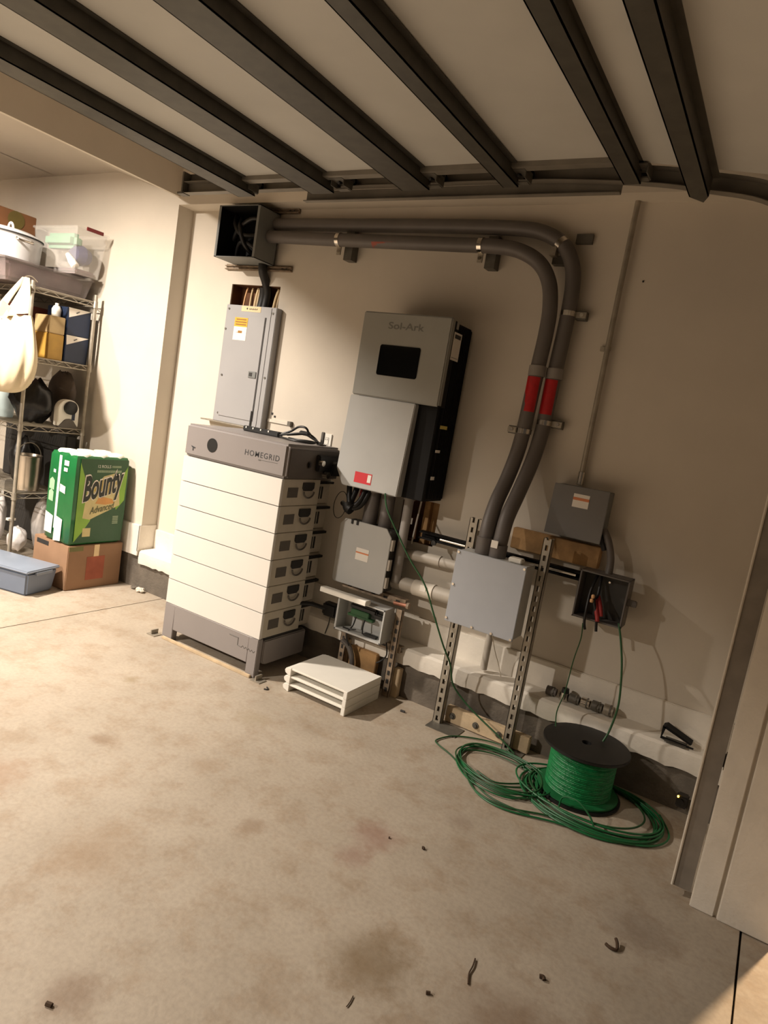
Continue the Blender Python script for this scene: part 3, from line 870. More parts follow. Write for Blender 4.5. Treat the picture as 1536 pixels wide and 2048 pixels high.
# ================================================================== inverter
iv = thing('inverter', 'large wall inverter with grey covers over a black finned body', 'inverter', (-1.83, 3.29, 1.10))
q = MB(); q.box(-2.07, -1.575, 3.06, 3.285, 1.105, 2.028); bd = build('body', q, M_blackm, iv, bevel=.003)
q = MB()
for i in range(9):
    y = 3.10 + i * .02
    q.box(-1.576, -1.562, y, y + .006, 1.12, 2.015)
build('cooling_fins', q, M_blackm, bd)
q = MB(); q.box(-1.575, -1.5605, 3.03, 3.10, 1.597, 2.03); build('side_lip', q, M_blackm, bd)
q = MB(); q.box(-2.09, -1.56, 3.02, 3.062, 1.597, 2.04); cv = build('upper_cover', q, M_invgrey, iv, bevel=.006)
rr = []
for (cx, cz, a0) in ((-1.722, 1.862, 0), (-1.942, 1.862, 90), (-1.942, 1.728, 180), (-1.722, 1.728, 270)):
    for i in range(6):
        a_ = math.radians(a0 + i * 18)
        rr.append((cx + .012 * math.cos(a_), cz + .012 * math.sin(a_)))
q = MB(); q.prism(rr, 'y', 3.0165, 3.022); build('screen', q, M_glass, cv)
lettering('brand_lettering', 'Sol-Ark', (-1.925, 3.0195, 1.957), (1, 0, .0), (0, 0, 1), .215, mat('soft_brand_print', (110, 109, 104), .6), cv, height=.036, bold=.015)
q = MB(); q.box(-1.561, -1.5596, 3.064, 3.152, 1.84, 1.978); lb_ = build('rating_label', q, M_label, bd, label='white rating label')
q = MB(); q.box(-1.5598, -1.5588, 3.075, 3.142, 1.948, 1.968); q.box(-1.5598, -1.5588, 3.07, 3.145, 1.852, 1.854); build('label_print', q, M_mark, bd)
q = MB(); q.box(-1.561, -1.5596, 3.075, 3.10, 1.993, 2.03); build('side_notch', q, M_invgrey, bd)
q = MB(); q.box(-1.5615, -1.5600, 3.09, 3.17, 1.49, 1.508); build('yellow_sticker', q, mat('pale_yellow_label', (206, 190, 96), .5), bd, label='small yellow sticker')
q = MB(); q.box(-1.5615, -1.5600, 3.085, 3.135, 1.366, 1.38); q.box(-1.5615, -1.5600, 3.085, 3.125, 1.222, 1.24); build('pale_sticker', q, M_label, bd)
# lower wiring cover, leaning slightly out at the bottom
poly = [(-2.097, 1.595), (-1.688, 1.595), (-1.70, 1.105), (-2.05, 1.105), (-2.104, 1.19)]
q = MB(); n = len(poly)
fy = lambda z: 3.02 - (1.595 - z) * .035
vs = [(x, fy(z), z) for x, z in poly] + [(x, 3.07, z) for x, z in poly]
q.add(vs, [tuple(range(n - 1, -1, -1)), tuple(range(n, 2 * n))] + [(i, (i + 1) % n, n + (i + 1) % n, n + i) for i in range(n)])
lc = build('lower_cover', q, M_boxgrey, iv, bevel=.004)
yl = fy(1.165)
q = MB(); q.add([(-1.976, fy(1.192) - .001, 1.192), (-1.866, fy(1.192) - .001, 1.192), (-1.866, fy(1.134) - .001, 1.134), (-1.976, fy(1.134) - .001, 1.134)], [(0, 1, 2, 3)]); build('red_label', q, M_red, lc, label='red label')
q = MB(); q.add([(-1.892, fy(1.186) - .002, 1.186), (-1.870, fy(1.186) - .002, 1.186), (-1.870, fy(1.145) - .002, 1.145), (-1.892, fy(1.145) - .002, 1.145)], [(0, 1, 2, 3)]); build('label_patch', q, M_label, lc)

# black cables looping out of the inverter's bottom left
bc = thing('battery_cables', 'thick black battery cables looping under the lower left of the inverter', 'cables', (-2.0, 3.08, .95))
for pts, r in (([(-2.07, 3.1, 1.17), (-2.055, 3.09, 1.1), (-2.03, 3.07, 1.03), (-2.0, 3.06, .985), (-1.96, 3.08, 1.0), (-1.935, 3.1, 1.06), (-1.93, 3.12, 1.12)], .015),
               ([(-2.02, 3.12, 1.12), (-2.015, 3.1, 1.07), (-2.02, 3.07, 1.0), (-2.03, 3.06, .96)], .016),
               ([(-1.95, 3.1, 1.12), (-1.955, 3.08, 1.05), (-1.98, 3.06, 1.0), (-2.04, 3.07, .985), (-2.09, 3.1, .99)], .014),
               ([(-2.02, 3.05, 1.01), (-2.01, 3.05, .985), (-1.99, 3.05, .975)], .034)):
    q = MB(); q.tube(spline(pts, 6), r, 12); build('cable', q, M_black, bc)
q = MB(); q.tube([(-2.07 + .042 * math.cos(a_), 3.05 + .01 * math.sin(a_), .985 + .075 * math.sin(a_)) for a_ in [2 * math.pi * i / 28 for i in range(28)]], .0022, 6, closed=True); build('thin_wire_loop', q, M_black, bc)
for i in range(2):
    q = MB(); q.tube(spline([(-1.995 + i * .02, 3.14, 1.12), (-1.99 + i * .02, 3.12, 1.07), (-1.985 + i * .015, 3.11, 1.0)], 5), .008, 8); build('red_cable', q, M_pinkwire, bc, label='dull red cable')
q = MB(); q.tube(spline([(-1.945, 3.13, 1.11), (-1.95, 3.11, 1.06), (-1.97, 3.1, 1.01)], 5), .009, 8); build('white_cable', q, M_whited, bc)
# short conduits between inverter and the box below
for i, (x, y, r, m_, lb) in enumerate(((-1.925, 3.15, .042, M_pvc, 'short dark conduit under the inverter, leftmost of three'), (-1.825, 3.15, .036, M_pvc, 'short dark conduit under the inverter, middle of three'),
                                       (-1.705, 3.165, .026, M_pvcl, 'short paler conduit under the inverter, rightmost of three'))):
    z0 = .90 if i < 2 else .62
    t = thing('short_conduit', lb, 'conduit', (x, y, z0), 'short conduits under the inverter')
    q = MB(); q.cyl((x, y, z0), (x, y, 1.112), r, 20); build('pipe', q, m_, t)
    q = MB(); q.cyl((x, y, 1.085), (x, y, 1.108), r + .006, 20); build('locknut', q, M_pvcl, t)
# timber seen in the small opening right of the conduits
st_ = MB(); st_.box(-1.69, -1.655, 3.33, 3.39, .80, 1.12); st_.box(-1.655, -1.585, 3.365, 3.392, .80, 1.12)
tag(build('wall_stud', st_, M_wood, bevel=.002), 'timber stud seen in the ragged wall opening under the inverter', 'stud')
t = thing('thin_rod', 'thin pale rod standing in the wall opening under the inverter', 'rod', (-1.70, 3.31, .86))
q = MB(); q.cyl((-1.712, 3.29, .83), (-1.695, 3.29, 1.085), .005, 8); build('rod', q, M_whited, t)
q = MB(); q.box(-1.76, -1.722, 3.27, 3.276, .94, .975)
tag(build('paper_tag', q, M_whited), 'small pale paper tag beside the conduits under the inverter', 'tag')

# ================================================================== boxes under the inverter
b4 = thing('junction_box', 'grey junction box with cut corners hanging under the inverter', 'electrical box', (-1.9, 3.1, .54))
poly = [(-2.068, .566), (-2.058, .548), (-1.745, .55), (-1.728, .566), (-1.728, .87), (-1.765, .915), (-2.04, .915), (-2.068, .88)]
q = MB(); q.prism(poly, 'y', 3.08, 3.088); lid = build('lid', q, M_boxgrey, b4, bevel=.002)
q = MB(); q.box(-2.05, -1.738, 3.088, 3.2, .56, .905); build('body', q, M_boxdark, b4, bevel=.004)
q = MB(); q.box(-1.936, -1.852, 3.0785, 3.0805, .704, .772); build('label', q, M_label, lid, label='small white and orange label')
q = MB(); q.box(-1.936, -1.852, 3.0775, 3.0787, .742, .750); build('label_stripe', q, M_orange, lid)
for (x, z) in ((-1.99, .905), (-1.955, .905)):
    q = MB(); q.box(x - .006, x + .006, 3.075, 3.082, z - .012, z + .012); build('latch_clip', q, M_black, lid)
for z in (.62, .72, .83):
    q = MB(); q.box(-1.732, -1.716, 3.085, 3.11, z - .03, z + .03); build('side_clip', q, M_pvcw, lid)

for (xa, xb, z, lb) in ((-2.02, -1.60, .535, 'dirty horizontal strut just under the cut cornered junction box'), (-1.98, -1.58, .272, 'dirty horizontal strut just under the open grey box')):
    t = thing('support_strut', lb, 'strut', ((xa + xb) / 2, 3.16, z - .02), 'horizontal struts below the junction box')
    q = MB(); q.box(xa, xb, 3.125, 3.13, z - .018, z + .018); q.box(xa, xb, 3.13, 3.165, z - .018, z - .014); q.box(xa, xb, 3.13, 3.165, z + .014, z + .018); build('channel', q, M_rust, t)
    q = MB()
    for i in range(5): q.box(xa + .04 + i * .08, xa + .065 + i * .08, 3.1235, 3.126, z - .006, z + .006)
    build('slot_holes', q, M_dark, t)
wc = MB(); wc.prism([(2.975, .496), (3.03, .496), (3.03, .52), (2.98, .524), (2.975, .52)], 'x', -2.065, -1.758)
wco = build('white_cover_strip', wc, M_white, bevel=.002)
tag(wco, 'bright white plastic strip resting across the top of the open grey box', 'cover strip')
# open box with the circuit board
oj = thing('open_junction_box', 'open grey box holding a green circuit board, low beside the battery', 'electrical box', (-1.81, 3.1, .29))
x0, x1, y0, y1, z0, z1, t_ = -1.962, -1.655, 3.02, 3.122, .302, .494, .01
q = MB(); q.box(x0, x1, y1 - .006, y1, z0, z1); q.box(x0, x0 + t_, y0, y1, z0, z1); q.box(x1 - t_, x1, y0, y1, z0, z1); q.box(x0, x1, y0, y1, z0, z0 + t_); q.box(x0, x1, y0, y1, z1 - t_, z1)
build('enclosure', q, M_boxgrey, oj, bevel=.002)
q = MB(); q.box(-1.92, -1.75, 3.07, 3.1, .385, .40); q.box(-1.90, -1.78, 3.068, 3.1, .40, .43); build('circuit_board', q, M_greend, oj, bevel=.003)
q = MB(); q.box(-1.915, -1.74, 3.075, 3.11, .425, .458); q.box(-1.76, -1.69, 3.08, 3.11, .41, .44); build('module', q, M_black, oj, bevel=.008)
for pts in ([(-1.86, 3.07, .39), (-1.865, 3.06, .34), (-1.88, 3.03, .29), (-1.87, 3.06, .22)], [(-1.80, 3.07, .39), (-1.80, 3.06, .35), (-1.79, 3.05, .315)], [(-1.92, 3.05, .315), (-1.87, 3.03, .325), (-1.83, 3.04, .33)]):
    q = MB(); q.tube(spline(pts, 6), .004, 8); build('wire', q, M_black, oj)
q = MB(); q.box(-1.78, -1.70, 3.04, 3.07, .315, .326); build('clip', q, M_black, oj)
# green ground wire from the inverter to the floor
gw = MB(); gw.tube(spline([(-1.765, 3.0, 1.11), (-1.71, 2.955, 1.036), (-1.61, 2.95, .914), (-1.525, 2.95, .815), (-1.42, 2.95, .713), (-1.341, 2.95, .579), (-1.266, 2.955, .446), (-1.22, 2.985, .35), (-1.205, 3.02, .25), (-1.15, 3.045, .18), (-1.05, 3.05, .12), (-.93, 3.042, .07), (-.83, 3.03, .02)], 6), .0045, 8)
tag(build('ground_wire', gw, M_greend), 'single green wire drooping from the inverter down to the foot of the right strut stand', 'wire')
wh = thing('wall_lug', 'brown threaded lug sticking out right of the open grey box', 'fitting', (-1.6, 3.14, .5))
q = MB(); q.cyl((-1.67, 3.13, .52), (-1.585, 3.13, .525), .012, 12); build('rod', q, mat('copper_fitting', (176, 120, 96), .5, metal=.4), wh)
q = MB(); q.cyl((-1.59, 3.13, .525), (-1.575, 3.13, .525), .018, 10); build('nut', q, M_rust, wh)
# legs of strut under the open box
for x0_, x1_, zt, y_, lb in ((-1.958, -1.918, .30, 3.10, 'short perforated strut leg under the left side of the open grey box'), (-1.635, -1.595, .50, 3.10, 'perforated strut leg under the right side of the open grey box')):
    t = thing('perforated_strut', lb, 'strut', ((x0_ + x1_) / 2, y_ + .02, 0), 'short struts under the open box')
    q = MB(); q.box(x0_, x1_, y_, y_ + .003, 0.0, zt); q.box(x0_, x0_ + .003, y_, y_ + .024, 0, zt); q.box(x1_ - .003, x1_, y_, y_ + .024, 0, zt); build('channel', q, M_rust, t)
    q = MB(); z = .03
    while z < zt - .05:
        q.box((x0_ + x1_) / 2 - .007, (x0_ + x1_) / 2 + .007, y_ - .0015, y_ + .001, z, z + .024); z += .048
    build('slot_holes', q, M_dark, t)
for (xa, xb, ya, yb, za, zb, m_, lb) in ((-1.90, -1.72, 3.13, 3.168, 0.0, .20, M_wood, 'short offcut of brown board standing behind the strut legs'),
                                         (-1.945, -1.915, 3.13, 3.16, 0.0, .225, M_pine, 'narrow pale block standing at the left strut leg'),
                                         (-1.60, -1.563, 3.13, 3.172, 0.0, .165, M_pine, 'narrow scorched block standing right of the right strut leg')):
    q = MB(); q.box(xa, xb, ya, yb, za, zb)
    tag(build('wood_block', q, m_, bevel=.003), lb, 'wood block')
q = MB(); q.tube(spline([(-1.86, 3.10, .02), (-1.85, 3.09, .12), (-1.88, 3.085, .2), (-1.92, 3.06, .24)], 6), .016, 10)
tag(build('grey_hose', q, M_pvc), 'short grey hose curving up behind the white trays', 'hose')
lw = MB(); lw.tube(spline([(-1.665, 3.10, .31), (-1.64, 3.09, .24), (-1.66, 3.085, .2), (-1.69, 3.08, .175)], 5), .004, 8)
tag(build('black_wire', lw, M_black), 'thin black wire hanging below the right corner of the open grey box', 'wire')
q = MB(); q.box(-2.12, -2.02, 3.10, 3.16, .32, .40)
tag(build('cable_gland', q, M_black, bevel=.012), 'black connector block between the battery and the open grey box', 'connector')
q = MB(); q.tube(spline([(-2.24, 3.0, .37), (-2.18, 3.06, .375), (-2.12, 3.1, .365), (-2.08, 3.12, .36)], 5), .012, 10)
tag(build('black_lead', q, M_black), 'black lead running from the battery side to the black connector block', 'cable')
q = MB(); q.tube(spline([(-2.07, 3.13, .325), (-2.08, 3.14, .27), (-2.10, 3.148, .20)], 5), .003, 8)
tag(build('thin_wire', q, M_black), 'thin dark wire hanging from the black connector block', 'wire')

# three stacked white trays on the floor
for k, nm in enumerate(('bottom white slotted tray of the stack on the floor beside the battery', 'middle white slotted tray of the stack on the floor beside the battery', 'topmost white slotted tray of the stack on the floor beside the battery')):
    z0 = .0 + k * .0432
    t = thing('slotted_tray', nm, 'tray', (-1.82, 2.88, z0), 'white trays stacked on the floor')
    q = MB(); q.box(-1.99, -1.635, 2.72, 3.045, z0 + .031, z0 + .042); build('deck', q, M_white, t, bevel=.003)
    q = MB(); q.prism([(-1.995, z0), (-1.985, z0), (-1.985, z0 + .042), (-2.0, z0 + .042), (-2.02, z0 + .036), (-2.028, z0 + .024), (-2.022, z0 + .010), (-2.008, z0 + .004)], 'y', 2.716, 3.04); build('rounded_side', q, M_white, t, bevel=.002)
    q = MB(); q.box(-1.645, -1.622, 2.716, 3.045, z0, z0 + .0425); build('flat_side', q, M_white, t, bevel=.002)
    q = MB(); q.box(-1.98, -1.65, 3.03, 3.04, z0, z0 + .032); build('back_wall', q, M_whited, t)

# ================================================================== pull box and its strut stand
b9 = thing('pull_box', 'large square grey pull box where the two large conduits end', 'electrical box', (-1.09, 2.98, .585))
q = MB(); q.box(-1.266, -.913, 2.914, 2.92, .583, .942); lid = build('cover', q, mat('pull_box_cover', (172, 176, 183), .42, var=.02), b9, bevel=.002)
q = MB(); q.box(-1.262, -.916, 2.92, 3.046, .588, .938); build('body', q, M_boxgrey, b9, bevel=.003)
q = MB()
for (x, z) in ((-1.255, .77), (-1.258, .60), (-1.12, .592), (-1.02, .592), (-.922, .592), (-.922, .93), (-1.255, .93)): q.lathe([(0, -.005), (.006, -.005), (.006, 0), (0, 0)], (x, 2.914, z), 10, 'y')
build('cover_screws', q, M_chrome, lid)
q = MB(); q.box(-1.02, -.955, 2.95, 3.0, .94, .962); build('white_fitting', q, M_white, b9, bevel=.004)


def perforated(name, label, xa, xb, ya, z0, z1, group):
    t = thing(name, label, 'strut', ((xa + xb) / 2, ya + .02, z0), group)
    q = MB()
    # real slots: rails either side plus bridges between the holes
    w = (xb - xa); h0 = xa + w * .33; h1 = xb - w * .33
    q.box(xa, h0, ya, ya + .003, z0, z1); q.box(h1, xb, ya, ya + .003, z0, z1)
    z = z0 + .014
    q.box(h0, h1, ya, ya + .003, z0, z)
    while z < z1 - .02:
        z2 = min(z + .026, z1)
        z3 = min(z2 + .024, z1)
        q.box(h0, h1, ya, ya + .003, z2, z3)
        z = z3
    q.box(xa, xa + .003, ya, ya + .04, z0, z1); q.box(xb - .003, xb, ya, ya + .04, z0, z1)
    q.box(xa, xa + .010, ya + .037, ya + .04, z0, z1); q.box(xb - .010, xb, ya + .037, ya + .04, z0, z1)
    build('channel', q, M_galvl, t)
    return t


sl = perforated('strut_post', 'tall perforated strut post behind the left edge of the pull box', -1.288, -1.243, 3.05, 0.0, 1.086, 'pull box strut posts')
q = MB(); q.box(-1.29, -1.12, 2.975, 3.09, 0.0, .004); build('floor_foot', q, M_galv, sl)
q = MB(); q.box(-1.243, -1.205, 3.056, 3.06, 1.03, 1.085); build('angle_plate', q, M_galvl, sl)
sr = perforated('strut_post', 'tall perforated strut post standing free to the right of the pull box', -.907, -.866, 3.062, 0.0, 1.072, 'pull box strut posts')
q = MB(); q.box(-.908, -.80, 3.05, 3.12, 0.0, .004); build('floor_foot', q, M_galv, sr)
ft = thing('foot_board', 'pale wooden board bolted across the feet of the two strut posts', 'board', (-1.04, 3.12, 0))
q = MB(); q.box(-1.245, -.79, 3.104, 3.142, 0.005, .088); fb = build('board', q, M_pine, ft, bevel=.003)
for x in (-1.205, -1.073, -.945):
    q = MB(); q.lathe([(0, -.012), (.009, -.012), (.009, -.004), (.017, -.004), (.017, 0), (0, 0)], (x, 3.104, .045), 12, 'y'); build('bolt', q, M_galv, ft)
# horizontal strut rail behind everything
rl = thing('strut_rail', 'dark shiny horizontal rail on the wall behind the pull box and struts', 'strut', (-1.18, 3.22, .89))
q = MB(); q.box(-1.63, -.72, 3.20, 3.203, .895, .899); q.box(-1.63, -.72, 3.20, 3.24, .928, .932); q.box(-1.63, -.72, 3.20, 3.24, .889, .893); q.box(-1.63, -.72, 3.237, 3.24, .889, .932)
q.box(-1.63, -.72, 3.20, 3.203, .922, .93)
build('channel', q, M_blackm, rl)
q = MB(); q.cyl((-1.50, 3.205, .911), (-1.29, 3.205, .911), .009, 12); build('glare_rod', q, M_chrome, rl)  # chrome rods added to stand for the glare on the rail
q = MB(); q.cyl((-1.08, 3.205, .911), (-.76, 3.205, .911), .008, 12); build('glare_rod', q, M_chrome, rl)
q = MB(); q.lathe([(0, -.012), (.014, -.012), (.014, 0), (0, 0)], (-1.53, 3.2, .885), 12, 'y'); build('bolt', q, M_black, rl)
# two horizontal pipes to the pull box
for (z, r, y, lb, m_) in ((.782, .027, 3.24, 'upper of two pale horizontal pipes between the boxes', M_pvcw), (.618, .039, 3.2, 'lower and thicker of two pale horizontal pipes between the boxes', M_pvcw)):
    t = thing('horizontal_pipe', lb, 'conduit', (-1.5, y, z), 'pale horizontal pipes')
    q = MB(); q.cyl((-1.735, y, z - .002), (-1.26, y, z + .008), r, 20); build('pipe', q, m_, t)
    q = MB()
    if r > .03: q.cyl((-1.60, y, z), (-1.475, y, z + .003), r + .005, 20)
    else: q.cyl((-1.66, y, z - .001), (-1.49, y, z + .004), r + .004, 20)
    build('coupling', q, M_whited if r > .03 else M_pvcw, t)
    if r > .03:
        q = MB(); q.prism([(-1.545, .62), (-1.51, .62), (-1.51, .652), (-1.545, .652)], 'y', y - r - .0062, y - r - .004); build('paper_label', q, M_label, t)
wb = MB(); wb.box(-1.13, -.682, 3.255, 3.3, .955, 1.062)
tag(build('backing_board', wb, M_wood, bevel=.003), 'tan wooden board fixed to the wall under the flat square grey box', 'board')
# flat square box
sq = thing('square_box', 'flat square dark grey box with a small label at the end of the thin conduit', 'electrical box', (-.81, 3.24, 1.08))
q = MB(); q.prism([(-.95, 1.085), (-.678, 1.085), (-.678, 1.335), (-.942, 1.33)], 'y', 3.18, 3.187); lid = build('cover', q, mat('square_box_grey', (112, 110, 108), .5, var=.03), sq, bevel=.002)
q = MB(); q.box(-.942, -.684, 3.187, 3.30, 1.09, 1.328); build('body', q, M_greyd, sq, bevel=.002)
q = MB(); q.box(-.842, -.766, 3.1785, 3.1805, 1.234, 1.298); build('label', q, M_label, lid, label='small white and orange label')
q = MB(); q.box(-.842, -.766, 3.1775, 3.1787, 1.268, 1.281); build('label_stripe', q, M_orange, lid)
# elbow between square box and open box
el = thing('elbow_conduit', 'short bent grey conduit joining the flat square box and the open dark box', 'conduit', (-.63, 3.2, .95))
q = MB(); q.tube(spline([(-.682, 3.22, 1.155), (-.65, 3.21, 1.11), (-.625, 3.205, 1.05), (-.615, 3.2, 1.0), (-.612, 3.19, .955)], 6), .017, 14); build('pipe', q, M_pvc, el)
q = MB(); q.tube([(-.70, 3.21, 1.14), (-.655, 3.2, 1.06)], .012, 10); build('dark_clip', q, M_black, el)
# open dark box with wires
ob = thing('open_wire_box', 'open dark grey box with hanging black and red wires at the right', 'electrical box', (-.61, 3.17, .738))
x0, x1, y0, y1, z0, z1, t_ = -.722, -.498, 3.12, 3.225, .738, .962, .007
q = MB(); q.box(x0, x1, y1 - .006, y1, z0, z1); q.box(x0, x0 + t_, y0, y1, z0, z1); q.box(x1 - t_, x1, y0, y1, z0, z1); q.box(x0, x1, y0, y1, z0, z0 + t_); q.box(x0, x1, y0, y1, z1 - t_, z1)
build('enclosure', q, M_pvc, ob, bevel=.002)
q = MB(); q.box(x0 + .008, x1 - .008, y1 - .012, y1 - .007, z0 + .008, z1 - .008); build('back_plate', q, M_boxdark, ob)
q = MB(); q.box(x1, x1 + .035, 3.15, 3.175, .845, .872); q.cyl((x1 + .02, 3.16, .858), (x1 + .04, 3.16, .858), .014, 10); build('side_latch', q, M_pvc, ob)
for pts, m_ in (([(-.655, 3.19, .95), (-.665, 3.15, .88), (-.66, 3.11, .80), (-.655, 3.10, .73), (-.645, 3.10, .695)], M_black), ([(-.64, 3.19, .94), (-.63, 3.15, .86), (-.635, 3.12, .83), (-.61, 3.11, .77), (-.595, 3.10, .70)], M_black),
                ([(-.64, 3.16, .84), (-.62, 3.12, .80), (-.605, 3.11, .765), (-.60, 3.105, .745)], M_pinkwire), ([(-.63, 3.16, .85), (-.605, 3.13, .81), (-.592, 3.12, .77)], M_pinkwire)):
    q = MB(); q.tube(spline(pts, 6), .0065 if m_ is M_black else .010, 10); build('wire', q, m_, ob)
for p in ((-.643, 3.115, .85), (-.645, 3.113, .83)):
    q = MB(); q.lathe([(0, -.008), (.007, -.006), (.009, .004), (.006, .01), (0, .012)], p, 12); build('wire_nut', q, M_copper, ob, label='tan wire nut')
q = MB(); q.lathe([(0, -.004), (.005, -.004), (.005, 0), (0, 0)], (-.60, 3.2, .92), 10, 'y'); build('screw', q, M_chrome, ob)
# wires to the reel
q = MB(); q.tube(spline([(-.66, 3.10, .72), (-.645, 3.06, .66), (-.655, 3.05, .55), (-.66, 3.04, .40), (-.675, 3.03, .30), (-.66, 3.0, .239)], 6), .0026, 6)
tag(build('thin_drop_wire', q, M_greend), 'thinner wire hanging from the left of the open dark box to the reel', 'wire')
q = MB(); q.tube(spline([(-.51, 3.13, .76), (-.475, 3.09, .68), (-.445, 3.07, .57), (-.425, 3.06, .42), (-.435, 3.05, .30), (-.45, 3.03, .241)], 6), .0048, 8)
tag(build('green_drop_wire', q, M_greend), 'green wire hanging from the right of the open dark box to the reel', 'wire')
q = MB(); q.tube(spline([(-1.075, 3.05, .59), (-1.07, 3.15, .45), (-1.05, 3.2, .36), (-1.03, 3.22, .292)], 6), .0026, 6)
tag(build('white_drop_wire', q, M_whited), 'thin pale wire hanging under the pull box', 'wire')
for i, x in enumerate((-1.13,)):
    q = MB(); q.cyl((x, 3.22, .30), (x, 3.22, .60), .018, 14)
    tag(build('pipe_stub', q, M_pvcw), 'pale pipe stub rising from the ledge behind the pull box', 'pipe')
# fittings on the ledge
for i, (x, z, r, l, m_, ax, lb) in enumerate(((-.765, .288, .022, .05, M_pvc, 'x', 'dull grey fitting leftmost on the ledge left of the reel'), (-.70, .288, .024, .04, M_chrome, 'z', 'upright shiny fitting on the ledge with a dark top'),
                                               (-.65, .288, .023, .05, M_galv, 'x', 'dark metal coupling third from the left on the ledge'), (-.595, .288, .024, .04, M_chrome, 'x', 'shiny coupling in the middle of the row on the ledge'),
                                               (-.54, .288, .025, .05, M_galv, 'x', 'dark metal coupling fifth from the left on the ledge'), (-.485, .288, .027, .045, M_galvl, 'x', 'large pale coupling rightmost of the row on the ledge'))):
    t = thing('conduit_fitting', lb, 'fitting', (x, 3.23, z), 'conduit fittings on the ledge')
    q = MB()
    if ax == 'x':
        q.lathe([(r * .75, -l / 2), (r, -l / 2), (r, l * .1), (r * .86, l * .1), (r * .86, l / 2), (r * .7, l / 2), (r * .7, -l / 2)], (x, 3.23, z + r), 16, 'x'); build('sleeve', q, m_, t)
        q = MB(); q.lathe([(r * .9, l * .1), (r * 1.08, l * .1), (r * 1.08, l * .25), (r * .9, l * .25)], (x, 3.23, z + r), 6, 'x'); build('nut', q, M_galv, t)
    else:
        q.lathe([(0, 0), (r, 0), (r, l), (0, l)], (x, 3.23, z), 16); build('sleeve', q, m_, t)
        q = MB(); q.lathe([(0, l), (r * .8, l), (r * .7, l + .02), (0, l + .025)], (x, 3.23, z), 14); build('cap', q, M_black, t)
bk = thing('metal_bracket', 'black angle bracket lying on the ledge near the garage door rail', 'bracket', (-.17, 3.24, .287))
q = MB(); q.prism([(-.24, .289), (-.10, .289), (-.10, .295), (-.234, .30), (-.225, .345), (-.24, .35)], 'y', 3.19, 3.195); q.prism([(-.24, .343), (-.225, .352), (-.11, .31), (-.115, .303)], 'y', 3.19, 3.25); build('angle', q, M_blackm, bk)
q = MB(); q.box(-.22, -.13, 3.17, 3.23, .289, .293); build('foot', q, M_galv, bk)

# ================================================================== reel and coil
re_ = thing('wire_reel', 'black flanged reel wound with bright green wire on the floor', 'reel', (-.505, 2.965, 0))
c_ = (-.505, 2.965, 0)
q = MB(); q.lathe([(.03, 0), (.19, 0), (.19, .012), (.03, .012), (.03, 0)], c_, 48); build('lower_flange', q, M_black, re_, bevel=.002)
q = MB(); q.lathe([(.02, .222), (.19, .222), (.19, .236), (.02, .236), (.02, .222)], c_, 48); build('upper_flange', q, M_black, re_, bevel=.002)
q = MB(); q.lathe([(.02, .012), (.02, .222), (.035, .222), (.035, .012), (.02, .012)], c_, 24); build('hub', q, M_black, re_)
prof = [(.04, .013), (.140, .013)]
for i in range(26):
    z = .016 + i * .0078
    prof += [(.142 - .002 * (i % 3 == 0), z), (.1445 - .002 * (i % 3 == 0), z + .0039)]
prof += [(.14, .2215), (.04, .2215)]
q = MB(); q.lathe(prof, c_, 48); build('wound_wire', q, M_greenspool, re_, label='tightly wound bright green wire')
q = MB(); q.lathe([(.155, .014), (.178, .014), (.178, .022), (.155, .026)], c_, 40); build('slack_turns', q, M_green, re_)
coil = thing('wire_coil', 'loose coil of green wire spread on the floor around the reel', 'wire', (-.6, 2.8, 0))
rn = random.Random(3)


def loop(pts, r, m_, nm='strand', closed=False):
    q = MB(); q.tube(spline(pts, 7, closed), r, 6, closed=closed); build(nm, q, m_, coil)


for k in range(7):       # small coil at the left
    cx, cy = -.83 + rn.uniform(-.015, .015), 2.83 + rn.uniform(-.02, .02)
    rx, ry = .205 + rn.uniform(-.02, .02), .175 + rn.uniform(-.02, .02)
    pts = []
    for i in range(11):
        a_ = 2 * math.pi * i / 11
        pts.append((cx + rx * math.cos(a_) - .25 * ry * math.sin(a_) + rn.uniform(-.008, .008), cy + ry * math.sin(a_) + rn.uniform(-.008, .008), .005 + .003 * k + rn.uniform(0, .004)))
    loop(pts, .0035, M_green if k % 2 else M_greend, closed=True)
for k in range(9):       # wide turns around the reel
    cx, cy = -.43 + rn.uniform(-.03, .03), 2.90 + rn.uniform(-.02, .02)
    rx, ry = .275 + rn.uniform(-.04, .045), .22 + rn.uniform(-.025, .025)
    pts = []
    for i in range(12):
        a_ = 2 * math.pi * i / 12
        pts.append((cx + rx * math.cos(a_), min(3.12, cy + ry * math.sin(a_) + .12 * math.cos(a_) * 0), .006 + .004 * (k % 5) + rn.uniform(0, .004)))
    loop(pts, .0042, M_green if k % 3 else M_greend, closed=True)
loop([(-.83, 3.03, .006), (-.92, 3.075, .012), (-1.03, 3.05, .008), (-1.13, 2.98, .006), (-1.172, 2.88, .006), (-1.15, 2.84, .006), (-1.05, 2.79, .006), (-.93, 2.70, .006), (-.78, 2.60, .006), (-.6, 2.6, .006)], .0036, M_greend)
loop([(-1.02, 2.8, .01), (-.92, 2.68, .008), (-.82, 2.58, .006), (-.69, 2.56, .006), (-.5, 2.63, .008), (-.3, 2.68, .008), (-.15, 2.77, .008), (-.10, 2.9, .008), (-.16, 3.05, .01)], .004, M_green)
loop([(-.98, 2.76, .012), (-.85, 2.6, .008), (-.7, 2.58, .006), (-.52, 2.66, .008), (-.35, 2.66, .012), (-.2, 2.73, .008), (-.13, 2.86, .01), (-.2, 3.0, .012)], .004, M_greend)
loop([(-.9, 2.74, .016), (-.8, 2.72, .012), (-.7, 2.82, .01), (-.66, 2.86, .012)], .004, M_greend)
